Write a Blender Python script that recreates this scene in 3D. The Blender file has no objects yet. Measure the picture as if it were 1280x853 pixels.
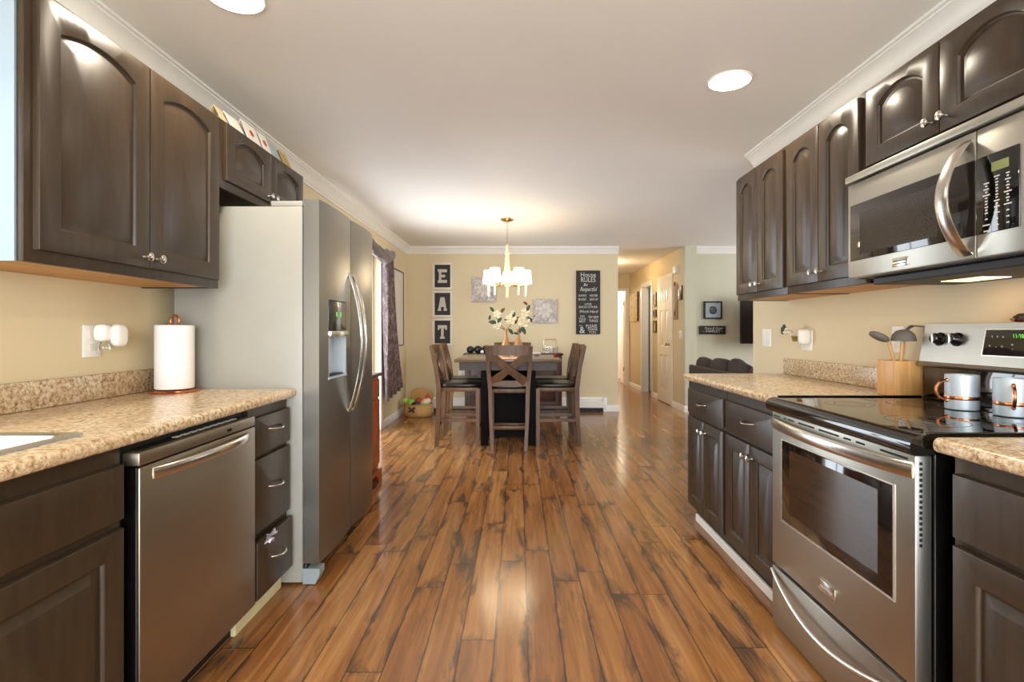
import bpy, bmesh, math, random
from math import pi, sin, cos, sqrt
from mathutils import Vector, Matrix
random.seed(7)
SC = bpy.context.scene
COL = SC.collection

# ------------------------------------------------------------------ camera
cd = bpy.data.cameras.new('camera'); cam = bpy.data.objects.new('camera', cd); COL.objects.link(cam)
cam.location = (0, 0, 1.18); cam.rotation_euler = (pi/2, 0, 0)
cd.sensor_width = 36; cd.lens = 655/1280*36
cd.shift_x = -8/1280; cd.shift_y = -12/1280; cd.clip_start = 0.02
SC.camera = cam
# ------------------------------------------------------------------ exposure, world, daylight
SC.view_settings.view_transform = 'Standard'; SC.view_settings.look = 'None'
SC.view_settings.gamma = 1.0; SC.view_settings.use_curve_mapping = False
SC.view_settings.exposure = 0.36
SC.cycles.max_bounces = 10; SC.cycles.diffuse_bounces = 5; SC.cycles.glossy_bounces = 5
SC.cycles.use_denoising = True; SC.cycles.sample_clamp_indirect = 6.0
W = bpy.data.worlds.new('sky'); SC.world = W; W.use_nodes = True
wn = W.node_tree.nodes; wn['Background'].inputs[0].default_value = (0.80, 0.90, 1.0, 1); wn['Background'].inputs[1].default_value = 2.2

def area(name, loc, rot, sx, sy, power, col):
    l = bpy.data.lights.new(name, 'AREA'); l.shape = 'RECTANGLE'; l.size = sx; l.size_y = sy
    l.energy = power; l.color = col
    o = bpy.data.objects.new(name, l); o.location = loc; o.rotation_euler = rot; COL.objects.link(o); return o
DAY = (0.86, 0.93, 1.0)
area('daylight_behind', (0.1, -2.15, 1.25), (pi/2, 0, 0), 2.2, 1.8, 150, DAY)           # glazed doors behind the camera
area('daylight_sink', (-1.72, 0.80, 1.56), (0, -pi/2, 0), 0.9, 1.0, 3, (0.80, 0.91, 1.0))   # window over the sink
area('daylight_patio', (-1.74, 5.38, 1.05), (0, -pi/2, 0), 2.0, 1.8, 45, DAY)         # patio door
area('daylight_living', (5.45, 5.8, 1.45), (0, pi/2, 0), 1.3, 2.4, 75, DAY)           # living room window

# ------------------------------------------------------------------ helpers
ORG = {}
def lin(h):
    h = h.lstrip('#'); r = []
    for i in (0, 2, 4):
        c = int(h[i:i+2], 16)/255
        r.append(c/12.92 if c <= 0.04045 else ((c+0.055)/1.055)**2.4)
    return (*r, 1)
def tag(o, label=None, cat=None, group=None, kind=None):
    if label: o['label'] = label
    if cat: o['category'] = cat
    if group: o['group'] = group
    if kind: o['kind'] = kind
    return o
def thing(name, label, cat, loc, rz=0, group=None):
    o = bpy.data.objects.new(name, None); o.empty_display_size = 0.05; COL.objects.link(o)
    o.location = loc; o.rotation_euler = (0, 0, rz); ORG[o.name] = Vector(loc)
    return tag(o, label, cat, group)
def copy_tree(o, parent=None):
    c = o.copy(); COL.objects.link(c); ORG[c.name] = ORG.get(o.name, Vector((0, 0, 0)))
    if parent: c.parent = parent
    for ch in list(o.children):
        if ch.name in COL.objects: copy_tree(ch, c)
    return c

class MB:
    def __init__(s): s.bm = bmesh.new(); s.b = 0
    def add(s, vs, fs):
        bv = [s.bm.verts.new(v) for v in vs]
        for f in fs:
            try: s.bm.faces.new([bv[i] for i in f])
            except ValueError: pass
        return bv
    def merge(s, other, M=None):
        me = bpy.data.meshes.new('t'); other.to_mesh(me); other.free()
        if M is not None: me.transform(M)
        s.bm.from_mesh(me); bpy.data.meshes.remove(me)
    def box(s, x0, x1, y0, y1, z0, z1, bev=0, seg=2, M=None):
        t = bmesh.new(); bmesh.ops.create_cube(t, size=1)
        x0, x1 = min(x0, x1), max(x0, x1); y0, y1 = min(y0, y1), max(y0, y1); z0, z1 = min(z0, z1), max(z0, z1)
        for v in t.verts:
            v.co = ((x0+x1)/2+v.co.x*(x1-x0), (y0+y1)/2+v.co.y*(y1-y0), (z0+z1)/2+v.co.z*(z1-z0))
        if bev: bmesh.ops.bevel(t, geom=t.edges[:], offset=min(bev, .49*min(x1-x0, y1-y0, z1-z0)), segments=seg, affect='EDGES', profile=.5)
        s.merge(t, M); return s
    def sweep(s, pts, w, h=None, up=(0, 0, 1), n=12, rect=False, cap=True):
        pts = [Vector(p) for p in pts]; N = len(pts); rings = []
        w = w if isinstance(w, (list, tuple)) else [w]*N
        h = w if h is None else (h if isinstance(h, (list, tuple)) else [h]*N)
        U = Vector(up).normalized()
        for i, p in enumerate(pts):
            t = (pts[min(i+1, N-1)]-pts[max(i-1, 0)]).normalized()
            sd = t.cross(U)
            if sd.length < 1e-3: sd = t.cross(Vector((1, 0, 0))) if abs(t.x) < .9 else t.cross(Vector((0, 1, 0)))
            sd.normalize(); u2 = sd.cross(t).normalized(); ring = []
            if rect: offs = [(-1, -1), (1, -1), (1, 1), (-1, 1)]
            else: offs = [(cos(2*pi*k/n), sin(2*pi*k/n)) for k in range(n)]
            for a, b in offs: ring.append(s.bm.verts.new(p+sd*(a*w[i])+u2*(b*h[i])))
            rings.append(ring)
        m = len(rings[0])
        for i in range(N-1):
            for k in range(m):
                s.bm.faces.new((rings[i][k], rings[i][(k+1) % m], rings[i+1][(k+1) % m], rings[i+1][k]))
        if cap: s.bm.faces.new(rings[0][::-1]); s.bm.faces.new(rings[-1])
        return s
    def lathe(s, prof, org=(0, 0, 0), axis='z', n=24, cap=True):
        org = Vector(org)
        if isinstance(axis, str): axis = {'z': (0, 0, 1), 'x': (1, 0, 0), '-x': (-1, 0, 0), 'y': (0, 1, 0), '-y': (0, -1, 0), '-z': (0, 0, -1)}[axis]
        A = Vector(axis).normalized(); B = A.orthogonal().normalized(); Cc = A.cross(B); rings = []
        for r, h in prof:
            r = max(r, 1e-4)
            rings.append([s.bm.verts.new(org+A*h+(B*cos(2*pi*k/n)+Cc*sin(2*pi*k/n))*r) for k in range(n)])
        for i in range(len(rings)-1):
            for k in range(n): s.bm.faces.new((rings[i][k], rings[i][(k+1) % n], rings[i+1][(k+1) % n], rings[i+1][k]))
        if cap:
            if prof[0][0] > 1e-4: s.bm.faces.new(rings[0][::-1])
            if prof[-1][0] > 1e-4: s.bm.faces.new(rings[-1])
        return s
    def prism(s, poly, d0, d1, fn):
        """poly of (a,b); fn(a,b,d)->xyz"""
        n = len(poly); v = [fn(a, b, d0) for a, b in poly]+[fn(a, b, d1) for a, b in poly]
        f = [list(range(n))[::-1], list(range(n, 2*n))]+[[i, (i+1) % n, n+(i+1) % n, n+i] for i in range(n)]
        s.add(v, f); return s
    def blob(s, c, r, p=1.0, nu=20, nv=12, M=None, jit=None):
        t = bmesh.new(); sg = lambda v, e: math.copysign(abs(v)**e, v); rings = []
        for i in range(nv+1):
            a = -pi/2+pi*i/nv; ring = []
            for k in range(nu):
                b = 2*pi*k/nu
                co = Vector((r[0]*sg(cos(a), p)*sg(cos(b), p), r[1]*sg(cos(a), p)*sg(sin(b), p), r[2]*sg(sin(a), p)))
                if jit: co *= jit(co)
                ring.append(t.verts.new(co))
            rings.append(ring)
        for i in range(nv):
            for k in range(nu): t.faces.new((rings[i][k], rings[i][(k+1) % nu], rings[i+1][(k+1) % nu], rings[i+1][k]))
        bmesh.ops.remove_doubles(t, verts=t.verts[:], dist=1e-5)
        MM = Matrix.Translation(c) @ (M if M is not None else Matrix())
        s.merge(t, MM); return s
    def text(s, txt, M, size, ext=0.0008, align='CENTER', shear=0, sx=1.0):
        cu = bpy.data.curves.new('t', 'FONT'); cu.body = txt; cu.size = size; cu.extrude = ext; cu.align_x = align; cu.align_y = 'CENTER'; cu.shear = shear
        cu.resolution_u = 2
        o = bpy.data.objects.new('t', cu); COL.objects.link(o); bpy.context.view_layer.update()
        dg = bpy.context.evaluated_depsgraph_get(); me = bpy.data.meshes.new_from_object(o.evaluated_get(dg))
        me.transform(M @ Matrix.Diagonal((sx, 1, 1, 1))); s.bm.from_mesh(me)
        bpy.data.meshes.remove(me); bpy.data.objects.remove(o); bpy.data.curves.remove(cu); return s
    def build(s, name, mat, parent=None, smooth=35, kind=None, label=None):
        bm = s.bm; bmesh.ops.recalc_face_normals(bm, faces=bm.faces[:])
        me = bpy.data.meshes.new(name)
        o = bpy.data.objects.new(name, me); COL.objects.link(o)
        org = Vector((0, 0, 0))
        if parent is not None: org = ORG[parent.name]; o.parent = parent
        elif kind is None:
            xs = [v.co for v in bm.verts]
            mn = Vector((min(v.x for v in xs), min(v.y for v in xs), min(v.z for v in xs))); mx = Vector((max(v.x for v in xs), max(v.y for v in xs), max(v.z for v in xs)))
            org = Vector(((mn.x+mx.x)/2, (mn.y+mx.y)/2, mn.z)); o.location = org
        ORG[o.name] = org
        for v in bm.verts: v.co -= org
        bm.to_mesh(me); bm.free(); me.materials.append(mat)
        if smooth:
            for p in me.polygons: p.use_smooth = True
            me.set_sharp_from_angle(angle=math.radians(smooth))
        if kind: o['kind'] = kind
        if label: o['label'] = label
        return o

def rot(ax, ay, az): return Matrix.Rotation(az, 4, 'Z') @ Matrix.Rotation(ay, 4, 'Y') @ Matrix.Rotation(ax, 4, 'X')
def faceM(loc, facing):
    """matrix for text so that it reads on a face looking along 'facing'"""
    R = {'-y': rot(pi/2, 0, 0), '+x': rot(pi/2, 0, pi/2), '-x': rot(pi/2, 0, -pi/2), '+y': rot(pi/2, 0, pi)}[facing]
    return Matrix.Translation(loc) @ R

# ------------------------------------------------------------------ materials
class NT:
    def __init__(s, name):
        s.m = bpy.data.materials.new(name); s.m.use_nodes = True; s.t = s.m.node_tree; s.n = s.t.nodes
        s.p = s.n['Principled BSDF']
    def node(s, typ, **kw):
        n = s.n.new(typ)
        for k, v in kw.items(): setattr(n, k, v)
        return n
    def link(s, a, b): s.t.links.new(a, b)
    def coord(s, scale=(1, 1, 1), rot=(0, 0, 0), out='Object'):
        tc = s.node('ShaderNodeTexCoord'); mp = s.node('ShaderNodeMapping'); mp.inputs['Scale'].default_value = scale; mp.inputs['Rotation'].default_value = rot
        s.link(tc.outputs[out], mp.inputs[0]); return mp.outputs[0]
    def noise(s, vec, scale, detail=4, rough=.55, dist=0):
        n = s.node('ShaderNodeTexNoise'); n.inputs['Scale'].default_value = scale; n.inputs['Detail'].default_value = detail; n.inputs['Roughness'].default_value = rough; n.inputs['Distortion'].default_value = dist
        if vec is not None: s.link(vec, n.inputs['Vector'])
        return n.outputs['Fac']
    def ramp(s, fac, stops):
        r = s.node('ShaderNodeValToRGB'); e = r.color_ramp.elements
        while len(e) < len(stops): e.new(.5)
        for el, (p, c) in zip(e, stops): el.position = p; el.color = lin(c) if isinstance(c, str) else c
        s.link(fac, r.inputs[0]); return r.outputs[0]
    def mix(s, fac, a, b, mode='MIX'):
        m = s.node('ShaderNodeMix', data_type='RGBA', blend_type=mode)
        for idx, v in ((0, fac), (6, a), (7, b)):
            if hasattr(v, 'is_output'): s.link(v, m.inputs[idx])
            else: m.inputs[idx].default_value = v if not isinstance(v, str) else lin(v)
        return m.outputs[2]
    def math(s, op, a, b=0.5):
        m = s.node('ShaderNodeMath', operation=op)
        for i, v in enumerate((a, b)):
            if hasattr(v, 'is_output'): s.link(v, m.inputs[i])
            else: m.inputs[i].default_value = v
        return m.outputs[0]
    def bump(s, fac, strength, dist=.002):
        b = s.node('ShaderNodeBump'); b.inputs['Strength'].default_value = strength; b.inputs['Distance'].default_value = dist
        s.link(fac, b.inputs['Height']); s.link(b.outputs[0], s.p.inputs['Normal'])
    def set(s, **kw):
        for k, v in kw.items():
            i = s.p.inputs[k]
            if hasattr(v, 'is_output'): s.link(v, i)
            else: i.default_value = lin(v) if isinstance(v, str) else v
        return s
def plain(name, col, rough=.5, metal=0, var=.06, scale=8, bump=0, **kw):
    """painted / plastic / cloth surface with a slight mottling"""
    t = NT(name); v = t.coord(); f = t.noise(v, scale, 5)
    c = lin(col); lo = tuple(max(0, x*(1-var)) for x in c[:3])+(1,); hi = tuple(min(1, x*(1+var)) for x in c[:3])+(1,)
    t.set(**{'Base Color': t.ramp(f, [(.3, lo), (.7, hi)]), 'Roughness': rough, 'Metallic': metal}); t.set(**kw)
    if bump: t.bump(f, bump)
    return t.m
def wood(name, dark, light, rough=.4, scale=(1, 1, 1), grain=14, bump=.15, coat=0):
    t = NT(name); v = t.coord(scale); f = t.noise(v, grain, 6, .6, .4); g = t.noise(v, grain*4, 3)
    ff = t.math('ADD', t.math('MULTIPLY', f, .7), t.math('MULTIPLY', g, .3))
    t.set(**{'Base Color': t.ramp(ff, [(.32, dark), (.68, light)]), 'Roughness': rough, 'Coat Weight': coat, 'Coat Roughness': .15}); t.bump(ff, bump, .001); return t.m
def steel(name, col, rough=.3, stretch=(1, 1, 1), amount=.05, metal=1.0):
    t = NT(name); v = t.coord(stretch); f = t.noise(v, 700, 2)
    t.set(**{'Base Color': col, 'Metallic': metal, 'Roughness': t.ramp(f, [(.3, (rough-amount,)*3+(1,)), (.7, (rough+amount,)*3+(1,))])}); return t.m
def emit(name, col, strength, base='#ffffff'):
    t = NT(name); v = t.coord(); f = t.noise(v, 6, 2)
    t.set(**{'Base Color': base, 'Emission Color': t.mix(f, col, col), 'Emission Strength': strength, 'Roughness': .5}); return t.m

def floor_mat():
    t = NT('plank_floor'); tc = t.node('ShaderNodeTexCoord'); sp = t.node('ShaderNodeSeparateXYZ'); t.link(tc.outputs['Object'], sp.inputs[0])
    X, Y = sp.outputs[0], sp.outputs[1]
    pw, pl = .127, 1.21
    xr = t.math('DIVIDE', t.math('ADD', X, 20.03), pw); row = t.math('FLOOR', xr); fx = t.math('SUBTRACT', xr, row)
    wn_ = t.node('ShaderNodeTexWhiteNoise', noise_dimensions='1D'); t.link(row, wn_.inputs['W'])
    yr = t.math('ADD', t.math('DIVIDE', t.math('ADD', Y, 30), pl), wn_.outputs['Value']); pc = t.math('FLOOR', yr); fy = t.math('SUBTRACT', yr, pc)
    cid = t.node('ShaderNodeCombineXYZ'); t.link(row, cid.inputs[0]); t.link(pc, cid.inputs[1])
    w2 = t.node('ShaderNodeTexWhiteNoise', noise_dimensions='3D'); t.link(cid.outputs[0], w2.inputs['Vector']); rnd = w2.outputs['Value']
    # grain runs along each plank and shifts from plank to plank
    gv = t.node('ShaderNodeCombineXYZ'); t.link(t.math('MULTIPLY', X, 1.0), gv.inputs[0]); t.link(t.math('MULTIPLY', Y, .05), gv.inputs[1]); t.link(t.math('MULTIPLY', rnd, 40), gv.inputs[2])
    g1 = t.noise(gv.outputs[0], 26, 6, .62, .8); g2 = t.noise(gv.outputs[0], 90, 4, .6, .2)
    bv = t.node('ShaderNodeCombineXYZ'); t.link(X, bv.inputs[0]); t.link(t.math('MULTIPLY', Y, .32), bv.inputs[1]); t.link(t.math('MULTIPLY', rnd, 17), bv.inputs[2])
    g3 = t.noise(bv.outputs[0], 7, 4, .6, .6)
    base = t.ramp(g1, [(.28, '#80573a'), (.50, '#a57a4e'), (.72, '#c69c6c')])
    base = t.mix(t.math('MULTIPLY', g2, .35), base, '#86603e')
    tone = t.ramp(rnd, [(0, '#d8bea2'), (.5, '#eddabd'), (1, '#fff0d8')])
    base = t.mix(1.0, base, tone, 'MULTIPLY')
    base = t.mix(t.ramp(g3, [(.45, (0, 0, 0, 1)), (.75, (.5, .5, .5, 1))]), base, '#8c5e3a')
    # charred, hand-scraped edges: distance to plank border disturbed by noise
    ex = t.math('MULTIPLY', t.math('MINIMUM', fx, t.math('SUBTRACT', 1.0, fx)), pw)
    ey = t.math('MULTIPLY', t.math('MINIMUM', fy, t.math('SUBTRACT', 1.0, fy)), pl*.20)
    ed = t.math('MINIMUM', ex, ey)
    nv = t.node('ShaderNodeCombineXYZ'); t.link(X, nv.inputs[0]); t.link(t.math('MULTIPLY', Y, .22), nv.inputs[1]); t.link(rnd, nv.inputs[2])
    nz = t.noise(nv.outputs[0], 11, 5, .65, .7)
    thr = t.math('MULTIPLY', t.math('MAXIMUM', t.math('SUBTRACT', nz, .44), 0.0), .26)
    dk = t.math('SUBTRACT', thr, ed)
    char = t.ramp(t.math('MULTIPLY', dk, 26.0), [(.0, (0, 0, 0, 1)), (.9, (.8, .8, .8, 1))])
    base = t.mix(char, base, '#40332a')
    # scattered dark knots and streaks
    kv = t.node('ShaderNodeCombineXYZ'); t.link(X, kv.inputs[0]); t.link(t.math('MULTIPLY', Y, .10), kv.inputs[1]); t.link(t.math('MULTIPLY', rnd, 9), kv.inputs[2])
    kn = t.noise(kv.outputs[0], 13, 4, .65, .8)
    base = t.mix(t.ramp(kn, [(.56, (0, 0, 0, 1)), (.74, (.6, .6, .6, 1))]), base, '#4a382b')
    joint = t.ramp(t.math('MINIMUM', t.math('MULTIPLY', t.math('MINIMUM', fx, t.math('SUBTRACT', 1.0, fx)), pw), t.math('MULTIPLY', t.math('MINIMUM', fy, t.math('SUBTRACT', 1.0, fy)), pl)),
                   [(.0006, (.85, .85, .85, 1)), (.0022, (0, 0, 0, 1))])
    base = t.mix(joint, base, '#20140c')
    t.set(**{'Base Color': base, 'Roughness': t.ramp(g1, [(.3, (.20,)*3+(1,)), (.7, (.15,)*3+(1,))]), 'Specular IOR Level': .5})
    hb = t.math('SUBTRACT', t.math('MULTIPLY', g1, .25), joint); t.bump(hb, .05, .0012)
    return t.m
def stone_mat():
    t = NT('speckled_laminate'); v = t.coord()
    a = t.noise(v, 9, 5, .6, .5); b = t.noise(v, 70, 6, .72, .3); c = t.noise(v, 150, 4, .6)
    base = t.ramp(b, [(.33, '#6a4e38'), (.43, '#ab8d68'), (.51, '#d0b894'), (.64, '#e6dac0')])
    base = t.mix(t.ramp(a, [(.42, (0, 0, 0, 1)), (.66, (.45, .45, .45, 1))]), base, '#bd9a70')
    base = t.mix(t.ramp(c, [(.60, (0, 0, 0, 1)), (.70, (.75, .75, .75, 1))]), base, '#4d3628')
    vo = t.node('ShaderNodeTexVoronoi'); vo.inputs['Scale'].default_value = 55; t.link(v, vo.inputs['Vector'])
    base = t.mix(t.ramp(vo.outputs['Distance'], [(.10, (.35, .35, .35, 1)), (.24, (0, 0, 0, 1))]), base, '#e8dcc4')
    t.set(**{'Base Color': base, 'Roughness': .22}); return t.m
def wall_mat(name, col):
    t = NT(name); v = t.coord(); f = t.noise(v, 180, 3); g = t.noise(v, 1.2, 3)
    c = lin(col); t.set(**{'Base Color': t.ramp(g, [(.3, tuple(x*.97 for x in c[:3])+(1,)), (.7, c)]), 'Roughness': .62}); t.bump(f, .04, .001); return t.m

M = {}
M['floor'] = floor_mat(); M['stone'] = stone_mat()
M['wall'] = wall_mat('beige_paint', '#d9c8a3'); M['ceil'] = wall_mat('ceiling_paint', '#ece9e4'); M['grey_wall'] = wall_mat('sage_beige_paint', '#cbc6ae')
M['white_wall'] = wall_mat('white_paint', '#e8e4da'); M['blue_wall'] = wall_mat('blue_paint', '#8fa3c4')
M['trim'] = plain('white_trim', '#ece8e0', .35, var=.02)
def cab_mat():
    t = NT('espresso_cabinet_paint'); v = t.coord((1, 1, .12)); f = t.noise(v, 40, 5, .6, .3); g = t.noise(t.coord(), 220, 3)
    t.set(**{'Base Color': t.ramp(f, [(.3, '#32261a'), (.7, '#3f3122')]), 'Roughness': t.ramp(f, [(.3, (.38,)*3+(1,)), (.7, (.31,)*3+(1,))]), 'Specular IOR Level': .42})
    t.bump(t.math('ADD', f, t.math('MULTIPLY', g, .5)), .06, .0008); return t.m
M['cab'] = cab_mat()
M['melamine'] = plain('white_melamine', '#94a2ab', .35, var=.02)
M['maple'] = wood('maple_plywood', '#a8763c', '#c99a5c', .5, (1, .15, 1), 12)
M['steel'] = steel('brushed_steel', '#b3b0a6', .40, (1, .02, 1), .02)
M['steel_v'] = steel('brushed_steel_fridge', '#94918a', .34, (1, 1, .02), .02)
M['dw'] = steel('dishwasher_steel', '#a29684', .42, (1, .02, 1), .02)
M['nickel'] = steel('satin_nickel', '#d0cabd', .25, (1, 1, 1), .02)
M['chrome'] = steel('polished_steel', '#d4cfc6', .24, (1, 1, 1), .02)
M['copper'] = steel('copper', '#d08a64', .22, (1, 1, 1), .02)
M['gal'] = steel('galvanised_steel', '#bcc6cc', .5, (.05, .05, .05), .08, .55)
M['sinkm'] = steel('sink_steel', '#c2c4c2', .25)
M['fridge_side'] = plain('grey_fridge_enamel', '#9b9990', .35, var=.03)
M['black'] = plain('black_enamel', '#0c0b0a', .18)
M['blackm'] = plain('matt_black_plastic', '#151312', .5)
def glassy(name, col, rough=.04):
    t = NT(name); f = t.noise(t.coord(), 3, 2); t.set(**{'Base Color': t.mix(f, col, col), 'Roughness': rough, 'Specular IOR Level': .7, 'Coat Weight': .3, 'Coat Roughness': .02}); return t.m
M['bglass'] = glassy('black_glass', '#0b0908'); M['bpanel'] = glassy('black_panel', '#0d0b0a', .2); M['oglass'] = glassy('oven_glass', '#1c1512', .06)
def clear_glass(name, col='#ffffff', rough=.02):
    t = NT(name); f = t.noise(t.coord(), 3, 2); t.set(**{'Base Color': t.mix(f, col, col), 'Roughness': rough, 'Transmission Weight': 1.0, 'IOR': 1.45}); return t.m
def thin_glass(name):
    t = NT(name); tr = t.node('ShaderNodeBsdfTransparent'); gl = t.node('ShaderNodeBsdfGlossy'); gl.inputs['Roughness'].default_value = .02
    lw = t.node('ShaderNodeLayerWeight'); lw.inputs['Blend'].default_value = .15; mx = t.node('ShaderNodeMixShader')
    t.link(lw.outputs['Fresnel'], mx.inputs[0]); t.link(tr.outputs[0], mx.inputs[1]); t.link(gl.outputs[0], mx.inputs[2])
    t.link(mx.outputs[0], t.n['Material Output'].inputs[0]); return t.m
M['pane'] = thin_glass('window_glass'); M['glass'] = clear_glass('clear_glass', '#f2fafa')
M['white'] = plain('white_plastic', '#efece4', .35, var=.02)
M['paper'] = plain('white_paper', '#f2f1ee', .9, var=.02, bump=.05, scale=60)
M['chair'] = wood('walnut_chair_wood', '#3d270f', '#714a22', .42, (1, 1, .2), 18)
M['table'] = wood('dark_table_wood', '#2a2019', '#463830', .5, (1, .2, 1), 16)
M['tabletop'] = wood('table_top_wood', '#5a4634', '#80674c', .25, (.15, 1, 1), 14)
M['ped'] = wood('near_black_wood', '#0b0706', '#150e0b', .65, (1, 1, .2), 16); M['ped'].node_tree.nodes['Principled BSDF'].inputs['Specular IOR Level'].default_value = .12
M['side'] = wood('dark_sideboard_wood', '#2e1a12', '#4e2e20', .4, (.3, 1, 1), 16)
M['cherry'] = wood('cherry_wood', '#7a3312', '#a8501f', .35, (1, .2, .2), 14)
M['leather'] = plain('dark_brown_leather', '#1d1713', .32, var=.2, scale=30, bump=.1)
M['sofa'] = plain('dark_brown_suede', '#3a2f2b', .85, var=.12, scale=25, bump=.2)
M['bamboo'] = wood('bamboo', '#c08a4c', '#dcae72', .4, (1, 1, .1), 30)
M['beech'] = wood('beech_handle', '#b98a50', '#d2a870', .5, (1, 1, .2), 20)
M['silicone'] = plain('grey_silicone', '#6a625a', .6)
M['bulb'] = emit('downlight_lens', '#fff2d8', 14); M['shade'] = emit('lit_fabric_shade', '#ffebc6', 8.5, '#fff4e0')
M['green_led'] = emit('green_led', '#6fe03a', .9, '#1c300c'); M['lcd'] = emit('olive_lcd', '#8a8f50', .25, '#6c7040'); M['lampglow'] = emit('cooktop_lamp', '#ffb878', 3)
M['ink'] = plain('pale_print', '#c9c6be', .6); M['green_leaf'] = plain('dark_green_leaf', '#2e4226', .5, var=.2); M['brown_leaf'] = plain('brown_leaf', '#5a3c20', .55, var=.2)
M['petal'] = plain('cream_petal', '#ddd2b6', .7, var=.06); M['stem'] = plain('brown_stem', '#5a4a34', .7)
M['vase'] = plain('tan_ceramic', '#b98552', .28, var=.08)
M['chalk'] = plain('chalkboard_black', '#2f2d2a', .7, var=.1); M['letter'] = plain('pale_grey_letter', '#c6beb2', .7, var=.08, scale=60); M['mat'] = plain('cream_frame', '#ddd3c2', .5, var=.04)
M['brass'] = steel('antique_brass', '#c2a06a', .25)

# ------------------------------------------------------------------ the setting
XL, XR, YB, ZC = -1.66, 1.68, 7.73, 2.425
def struct(name, mb, mat, smooth=0):
    return mb.build(name, mat, None, smooth, kind='structure')
struct('floor', MB().box(-1.9, 5.7, -2.4, 13.7, -.12, 0), M['floor'])
struct('ceiling', MB().box(-1.9, 5.7, -2.4, 13.7, ZC, ZC+.12), M['ceil'])
w = MB()
for y0, y1, z0, z1 in ((-2.3, .3, 0, ZC), (.3, 1.3, 0, 1.06), (.3, 1.3, 2.05, ZC), (1.3, 4.42, 0, ZC), (4.42, 6.26, 2.08, ZC), (6.26, YB+.12, 0, ZC)):
    w.box(XL-.14, XL, y0, y1, z0, z1)
struct('wall_left', w, M['wall'])
struct('wall_back', MB().box(XL, 1.47, YB, YB+.12, 0, ZC), M['wall'])
struct('wall_right', MB().box(XR, XR+.12, -2.3, 3.75, 0, ZC), M['wall'])
w = MB(); w.box(XL-.14, -1.0, -2.3, -2.2, 0, ZC).box(1.2, 5.5, -2.3, -2.2, 0, ZC).box(-1, 1.2, -2.3, -2.2, 2.15, ZC).box(-1, 1.2, -2.3, -2.2, 0, .35)
struct('wall_front', w, M['wall'])
struct('wall_hall_left', MB().box(1.35, 1.47, YB+.12, 11.45, 0, ZC), M['wall'])
w = MB(); w.box(2.43, 2.55, 7.85, 9.53, 0, ZC).box(2.43, 2.55, 10.28, 11.45, 0, ZC).box(2.43, 2.55, 9.53, 10.28, 2.05, ZC)
struct('wall_hall_right', w, M['wall'])
struct('wall_hall_stub', MB().box(2.43, 2.6, 7.64, 7.85, 0, ZC), M['grey_wall'])
w = MB(); w.box(1.35, 1.52, 11.45, 11.57, 0, ZC).box(2.33, 2.55, 11.45, 11.57, 0, ZC).box(1.52, 2.33, 11.45, 11.57, 2.06, ZC)
struct('wall_hall_end', w, M['wall'])
struct('wall_living_back', MB().box(2.6, 5.6, YB, YB+.12, 0, ZC), M['grey_wall'])
w = MB(); w.box(5.5, 5.6, -2.3, 4.55, 0, ZC).box(5.5, 5.6, 7.05, YB, 0, ZC).box(5.5, 5.6, 4.55, 7.05, 0, .75).box(5.5, 5.6, 4.55, 7.05, 2.15, ZC)
struct('wall_living_right', w, M['grey_wall'])
struct('wall_bedroom_far', MB().box(2.55, 5.6, 10.9, 11.0, 0, ZC).box(4.6, 4.7, 7.85, 10.9, 0, ZC), M['blue_wall'])
struct('wall_bathroom', MB().box(.9, 3.2, 13.2, 13.3, 0, ZC).box(.9, 1.0, 11.57, 13.2, 0, ZC).box(3.1, 3.2, 11.57, 13.2, 0, ZC), M['white_wall'])
# crown moulding: profile in (distance from wall, height)
CP = [(0, -.10), (.012, -.10), (.012, -.088), (.022, -.080), (.030, -.066), (.048, -.044), (.066, -.026), (.074, -.022), (.074, -.014), (.086, -.012), (.086, 0), (0, 0)]
def crown(name, fn, a, b):
    struct(name, MB().prism(CP, a, b, fn), M['trim'], 30)
crown('trim_1', lambda d, z, t: (XL+d, t, ZC+z), -2.2, YB-.0)
crown('trim_2', lambda d, z, t: (t, YB-d, ZC+z), XL, 1.47)
crown('trim_3', lambda d, z, t: (XR-d, t, ZC+z), -2.2, 3.70)
crown('trim_4', lambda d, z, t: (t, YB-d, ZC+z), 2.6, 5.5)
BP = [(0, 0), (.016, 0), (.016, .062), (.011, .078), (.006, .090), (0, .092)]
def base(name, fn, a, b): struct(name, MB().prism(BP, a, b, fn), M['trim'], 30)
base('baseboard_left', lambda d, z, t: (XL+d, t, z), 6.36, YB)
base('baseboard_back', lambda d, z, t: (t, YB-d, z), 1.28, 1.486)
base('baseboard_hall', lambda d, z, t: (2.43-d, t, z), 7.64, 8.24)
base('baseboard_hall_middle', lambda d, z, t: (2.43-d, t, z), 9.10, 9.45)
base('baseboard_hall_far', lambda d, z, t: (2.43-d, t, z), 10.36, 11.45)
base('baseboard_stub', lambda d, z, t: (t, 7.64-d, z), 2.414, 2.6)
base('baseboard_living', lambda d, z, t: (t, YB-d, z), 2.6, 5.5)
# toe-kick strips at the base cabinets (shoe trim on the floor)
struct('trim_5', MB().box(1.105, 1.122, 2.11, 3.27, 0, .045, .004), M['trim'])
struct('trim_6', MB().box(-1.112, -1.092, 2.02, 2.415, 0, .05, .004), plain('cream_strip', '#d8cfa4', .5))

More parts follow.
